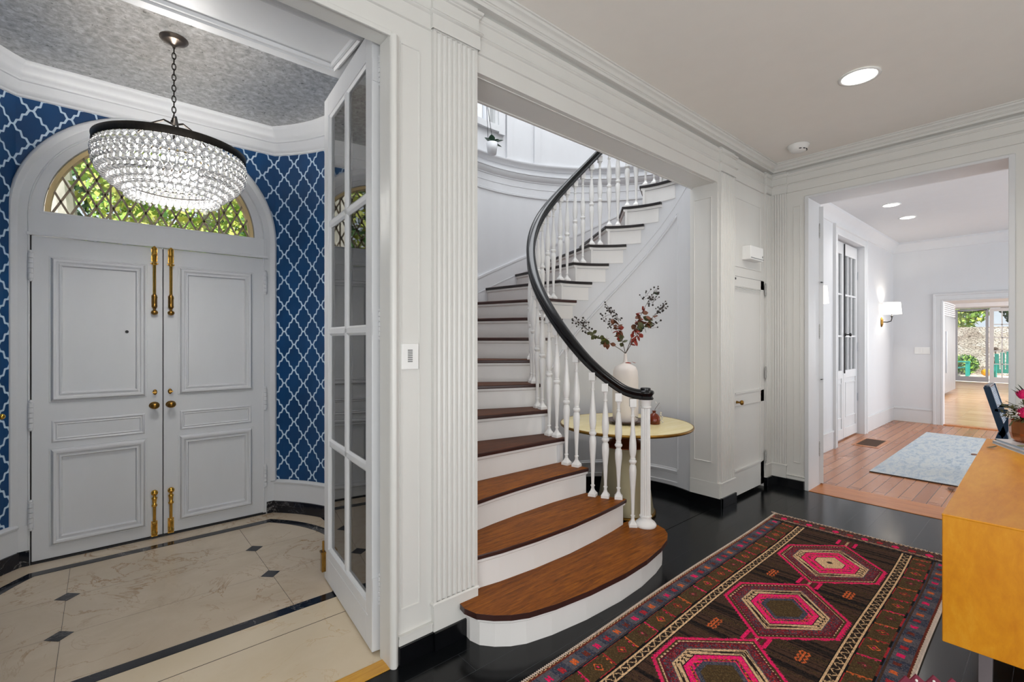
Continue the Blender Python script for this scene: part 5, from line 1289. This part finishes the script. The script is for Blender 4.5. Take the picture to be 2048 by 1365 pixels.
# maroon pointed petals at the bottom edge: a low arrangement near the camera
rp = empty('maroon_foliage', at(1858, 1375, 1.05), 'dark maroon pointed leaves with white dots at the bottom edge of the photo', 'plant')
for q, (px, py) in enumerate(((1812, 1353), (1833, 1350), (1868, 1352), (1905, 1358), (1850, 1366), (1886, 1368))):
    p = at(px, py, 1.05); b_ = at(px+2, py+40, 1.05); s_ = at(px+22, py+22, 1.05)-at(px-22, py+22, 1.05); m_ = p.lerp(b_, .5); back = Vector((cos(AL), sin(AL), 0))*.003
    mb = MB().add([p, m_+s_*.5, b_, m_-s_*.5, p+back, m_+s_*.5+back, b_+back, m_-s_*.5+back], [(0, 1, 2, 3), (4, 7, 6, 5), (0, 4, 5, 1), (1, 5, 6, 2), (2, 6, 7, 3), (3, 7, 4, 0)]); mb.build('leaf', 'maroon', rp)
    if q in (1, 2): MB().ball(at(px, py+12, 1.045), .0028, 8, 6).build('white_dot', 'ceramic', rp)
c_ = at(1858, 1420, 1.06); MB().lathe([(.04, c_.z-.12), (.06, c_.z), (.05, c_.z+.03), (.02, c_.z+.05)], (c_.x, c_.y, 0), 20).build('bowl', 'maroon', rp)
MB().tube([(c_.x, c_.y, 0), (c_.x, c_.y, c_.z-.1)], .012, 10).lathe([(.12, 0), (.12, .01), (.02, .02)], (c_.x, c_.y, 0), 24).build('stand', 'iron', rp)

# ================================================================== dining room things
rg = struct  # noqa
o = MB().box(6.15, -1.3, .001, 9.38, 1.335, .012).build('dining_rug', 'rug2'); tag(o, 'pale blue-grey rug with a cloudy pattern on the oak floor', 'rug')
MB().box(6.14, -1.3, .0008, 6.15, 1.335, .011).build('rug_edge', 'twig', o)
fv_ = empty('floor_vent', (7.9, 1.7, 0), 'wooden floor register set in the oak boards near the glazed door', 'floor vent')
MB().box(7.56, 1.55, .0005, 8.22, 1.84, .004).build('vent_frame', 'oak_border', fv_)
mb = MB()
for k in range(22): mb.box(7.63+.025*k, 1.585, .004, 7.645+.025*k, 1.805, .0055)
mb.build('vent_slats', 'twig', fv_)
for i, (px, py, z) in enumerate(((1948, 910, .012), (1903, 978, .012))):
    w = (EYE-z)*FPX/(py-HZ); p = at(px, py, w); mb = MB(); r_ = .05
    mb.lathe([(.001, .0), (r_, .001), (r_*1.0, .006), (.001, .010)], (p.x, p.y, p.z), 12, Matrix.Diagonal((1, .55, 1, 1))); o = mb.build('leather_tab', 'leaf_rust')
    tag(o, ['small brown leather foot on the blue-grey rug, the farther one', 'small brown leather foot at the near edge of the blue-grey rug'][i], 'rug tab')
# navy chair, seen from the side beyond the sideboard
nc = empty('navy_chair', (6.6, .25, 0), 'navy X-frame chair with a corded back standing on the dining rug', 'chair')
def bar(p, q, a=.022, b_=.04):
    p, q = Vector(p), Vector(q); d = (q-p).normalized(); s_ = Vector((1, 0, 0)); n_ = d.cross(s_).normalized(); mb = MB()
    vs = [e+s_*u*a+n_*v*b_ for e in (p, q) for u, v in ((-.5, -.5), (.5, -.5), (.5, .5), (-.5, .5))]
    return mb.add(vs, [(0, 1, 2, 3), (4, 5, 6, 7), (0, 1, 5, 4), (1, 2, 6, 5), (2, 3, 7, 6), (3, 0, 4, 7)])
for xs in (6.36, 6.86):
    bar((xs, .47, .955), (xs, .36, .52), .03, .05).build('back_post', 'navy', nc, bevel=.004)
    bar((xs, .362, .53), (xs, .23, .026), .03, .05).build('leg', 'navy', nc, bevel=.004)
    bar((xs, .30, .70), (xs, .375, .50), .03, .05).build('arm_support', 'navy', nc, bevel=.004)
    bar((xs, .37, .53), (xs, .52, .026), .03, .05).build('leg', 'navy', nc, bevel=.004)
    bar((xs, .42, .74), (xs, .10, .715), .03, .035).build('armrest', 'navy', nc, bevel=.004)
mb = MB()
for k in range(14): t = k/13; y_, z_ = .466-.045*t, .935-.18*t; mb.tube([(6.375, y_-.012, z_), (6.845, y_-.012, z_)], .0065, 6)
for k in range(8): t = k/7; y_, z_ = .405-.030*t, .69-.12*t; mb.tube([(6.375, y_-.012, z_), (6.845, y_-.012, z_)], .006, 6)
mb.build('corded_back', 'cane', nc, label='pale blue-grey corded back')
bar((6.36, .47, .955), (6.86, .47, .955)).build('x', 'navy', nc) if False else MB().box(6.36, .450, .93, 6.86, .488, .965).box(6.36, .345, .50, 6.86, .375, .54).build('top_rail', 'navy', nc, bevel=.004)
MB().box(6.37, -.14, .46, 6.85, .345, .52).build('seat_cushion', 'cushion', nc, bevel=.015)

kn = at(3, 834, 2.60)
kb = empty('brass_knob', kn, 'small brass knob on the blue papered wall at the left edge of the photo', 'knob')
MB().ball(kn, .016, 14, 8).build('knob_head', 'bright_brass', kb, smooth=True); MB().tube([kn, kn+Vector((-.06, .10, 0))], .007, 8).build('shank', 'bright_brass', kb)
# ================================================================== outdoors
struct('ground', MB().box(-30, 4.5, -.3, 60, 60, -.12), 'soil', 'garden ground behind the house', 'ground')
struct('ground', MB().box(22, -15, -.3, 60, 4.5, -.10), 'patio', 'pale stone patio beyond the kitchen doors', 'patio')
rnd = random.Random(9)
def foliage(mb, c, rad, n, size):
    c = Vector(c)
    for _ in range(n):
        d = Vector((rnd.gauss(0, 1), rnd.gauss(0, 1), rnd.gauss(0, 1))).normalized()*rnd.uniform(.55, 1)
        p = c+Vector((d.x*rad[0], d.y*rad[1], d.z*rad[2])); s_ = size*rnd.uniform(.6, 1.4)
        a = Vector((rnd.gauss(0, 1), rnd.gauss(0, 1), rnd.gauss(0, 1))).normalized(); b_ = a.cross(Vector((rnd.gauss(0, 1), rnd.gauss(0, 1), rnd.gauss(0, 1)))).normalized()
        mb.add([p-a*s_, p+b_*s_*.6, p+a*s_, p-b_*s_*.6], [(0, 1, 2, 3)])
    return mb
def shrub(name, c, rad, n, size, mats, label, cat='shrub', group=None, trunk=None):
    e = empty(name, (c[0], c[1], -.1), label, cat, group=group)
    for k, mt in enumerate(mats):
        foliage(MB(), c, rad, n//len(mats), size).build('foliage', mt, e)
    if trunk: MB().tube([(c[0]+.1*sin(z), c[1], z) for z in (-.2, c[2]*.3, c[2]*.6, c[2])], [trunk, trunk*.85, trunk*.7, trunk*.4], 10).build('trunk', 'trunk', e)
    return e
shrub('garden_tree', (1.6, 11, 4.3), (2.0, 1.4, 2.0), 6500, .075, ['green1', 'green2'], 'bright green tree outside, seen through the middle of the fanlight', 'tree', trunk=.14)
shrub('garden_tree', (5.4, 12, 4.2), (1.7, 1.3, 1.8), 5000, .075, ['green2', 'green1', 'green3'], 'yellow-green tree outside, seen through the right end of the fanlight', 'tree', trunk=.12)
shrub('garden_tree', (-.9, 15, 7.0), (1.4, 1.4, 2.0), 1300, .08, ['green2', 'green1'], 'sparse tree outside, seen through the left end of the fanlight', 'tree', trunk=.4)
o = MB().tube([(-.62, 12, 0), (-.55, 12, 3), (-.75, 12, 5.5), (-.4, 12, 8)], [.32, .27, .22, .15], 12).build('tree_trunk', 'trunk'); tag(o, 'pale grey tree trunk outside the left of the fanlight', 'tree trunk')
shrub('garden_tree', (3.4, 9.5, 8.0), (2.2, 1.2, 2.0), 2600, .12, ['gold_leaf', 'green2'], 'golden autumn tree outside the upstairs stair window', 'tree', trunk=.12)
shrub('garden_tree', (1.0, 20, 6), (6, 1.5, 4.5), 5000, .2, ['green3', 'green2'], 'tall hedge line far behind the front garden', 'hedge')
# beyond the kitchen
st = struct('wall_garden', MB().box(28.5, -8, -.1, 28.9, 9, 1.95), 'stone', 'stacked pale stone garden wall beyond the patio', 'wall')
shrub('hedge_shrub', (29.9, 3.6, 3.05), (.9, 1.7, 1.3), 3200, .10, ['green1', 'green2'], 'bright yellow-green shrub growing above the stone wall on the left')
shrub('hedge_shrub', (29.9, .55, 3.05), (.9, 1.3, 1.35), 2600, .10, ['green3', 'leaf_dark'], 'dark green shrub above the stone wall on the right')
shrub('hedge_shrub', (29.9, -3.6, 3.1), (.9, 2.8, 1.6), 2600, .12, ['green3', 'green1'], 'green shrubs above the stone wall behind the small-paned door')
shrub('hedge_shrub', (28.0, 2.75, .35), (.35, .48, .42), 1100, .06, ['green1', 'green3'], 'low green bush at the foot of the stone wall')
def adirondack(c, rz, label):
    e = empty('adirondack_chair', c, label, 'chair', rz=0, group='teal chairs on the patio'); Mx = Matrix.Translation(c) @ Matrix.Rotation(rz, 4, 'Z')
    mb = MB()
    for k in range(5): 
        y = -.26+.13*k; p, q = Mx @ Vector((-.12, y, .30)), Mx @ Vector((-.42, y*1.15, .98+.05*(2-abs(k-2)))); s_ = Mx.to_3x3() @ Vector((0, .055, 0)); n_ = Mx.to_3x3() @ Vector((.02, 0, .008))
        mb.add([p-s_, p+s_, q+s_, q-s_, p-s_+n_, p+s_+n_, q+s_+n_, q-s_+n_], [(0, 1, 2, 3), (4, 7, 6, 5), (0, 4, 5, 1), (1, 5, 6, 2), (2, 6, 7, 3), (3, 7, 4, 0)])
    mb.build('backrest', 'teal', e)
    mb = MB()
    for k in range(5): mb.box(-.10+.11*k, -.28, .30+.02*k-.02, -.01+.11*k, .28, .32+.02*k, Mx)
    mb.build('seat', 'teal', e)
    for s_ in (-1, 1):
        MB().box(-.30, s_*.34-.06, .58, .48, s_*.34+.06, .605, Mx).build('armrest', 'teal', e)
        MB().box(.36, s_*.32-.05, 0, .46, s_*.32+.03, .58, Mx).build('leg', 'teal', e)
        MB().box(-.32, s_*.30-.015, .0, -.20, s_*.30+.015, .58, Mx).build('leg', 'teal', e)
    return e
adirondack((27.0, 2.96, -.10), radians(-88), 'teal slatted garden chair seen through the clear patio door')
adirondack((24.9, 1.30, -.10), radians(6), 'teal slatted garden chair seen through the small-paned door')
pk = empty('pumpkin', (27.4, 2.03, -.1), 'yellow pumpkin on the patio by the stone wall', 'pumpkin')
MB().ball((27.4, 2.03, .06), .17, 18, 10, (1, 1, .85)).build('pumpkin_body', 'pumpkin', pk, smooth=True); MB().tube([(27.4, 2.03, .2), (27.4, 2.03, .27)], .02, 6).build('stem', 'twig', pk)
o = MB().lathe([(.04, -.1), (.05, .3), (.02, .9), (.10, 1.05), (.02, 1.1)], (27.8, 1.80, 0), 10).build('dried_cornstalk', 'twig'); tag(o, 'dark dried stalks leaning by the pumpkin', 'dried stalks')
# extra room light in the unseen part of the hall ceiling
print('objects', len(C.objects))
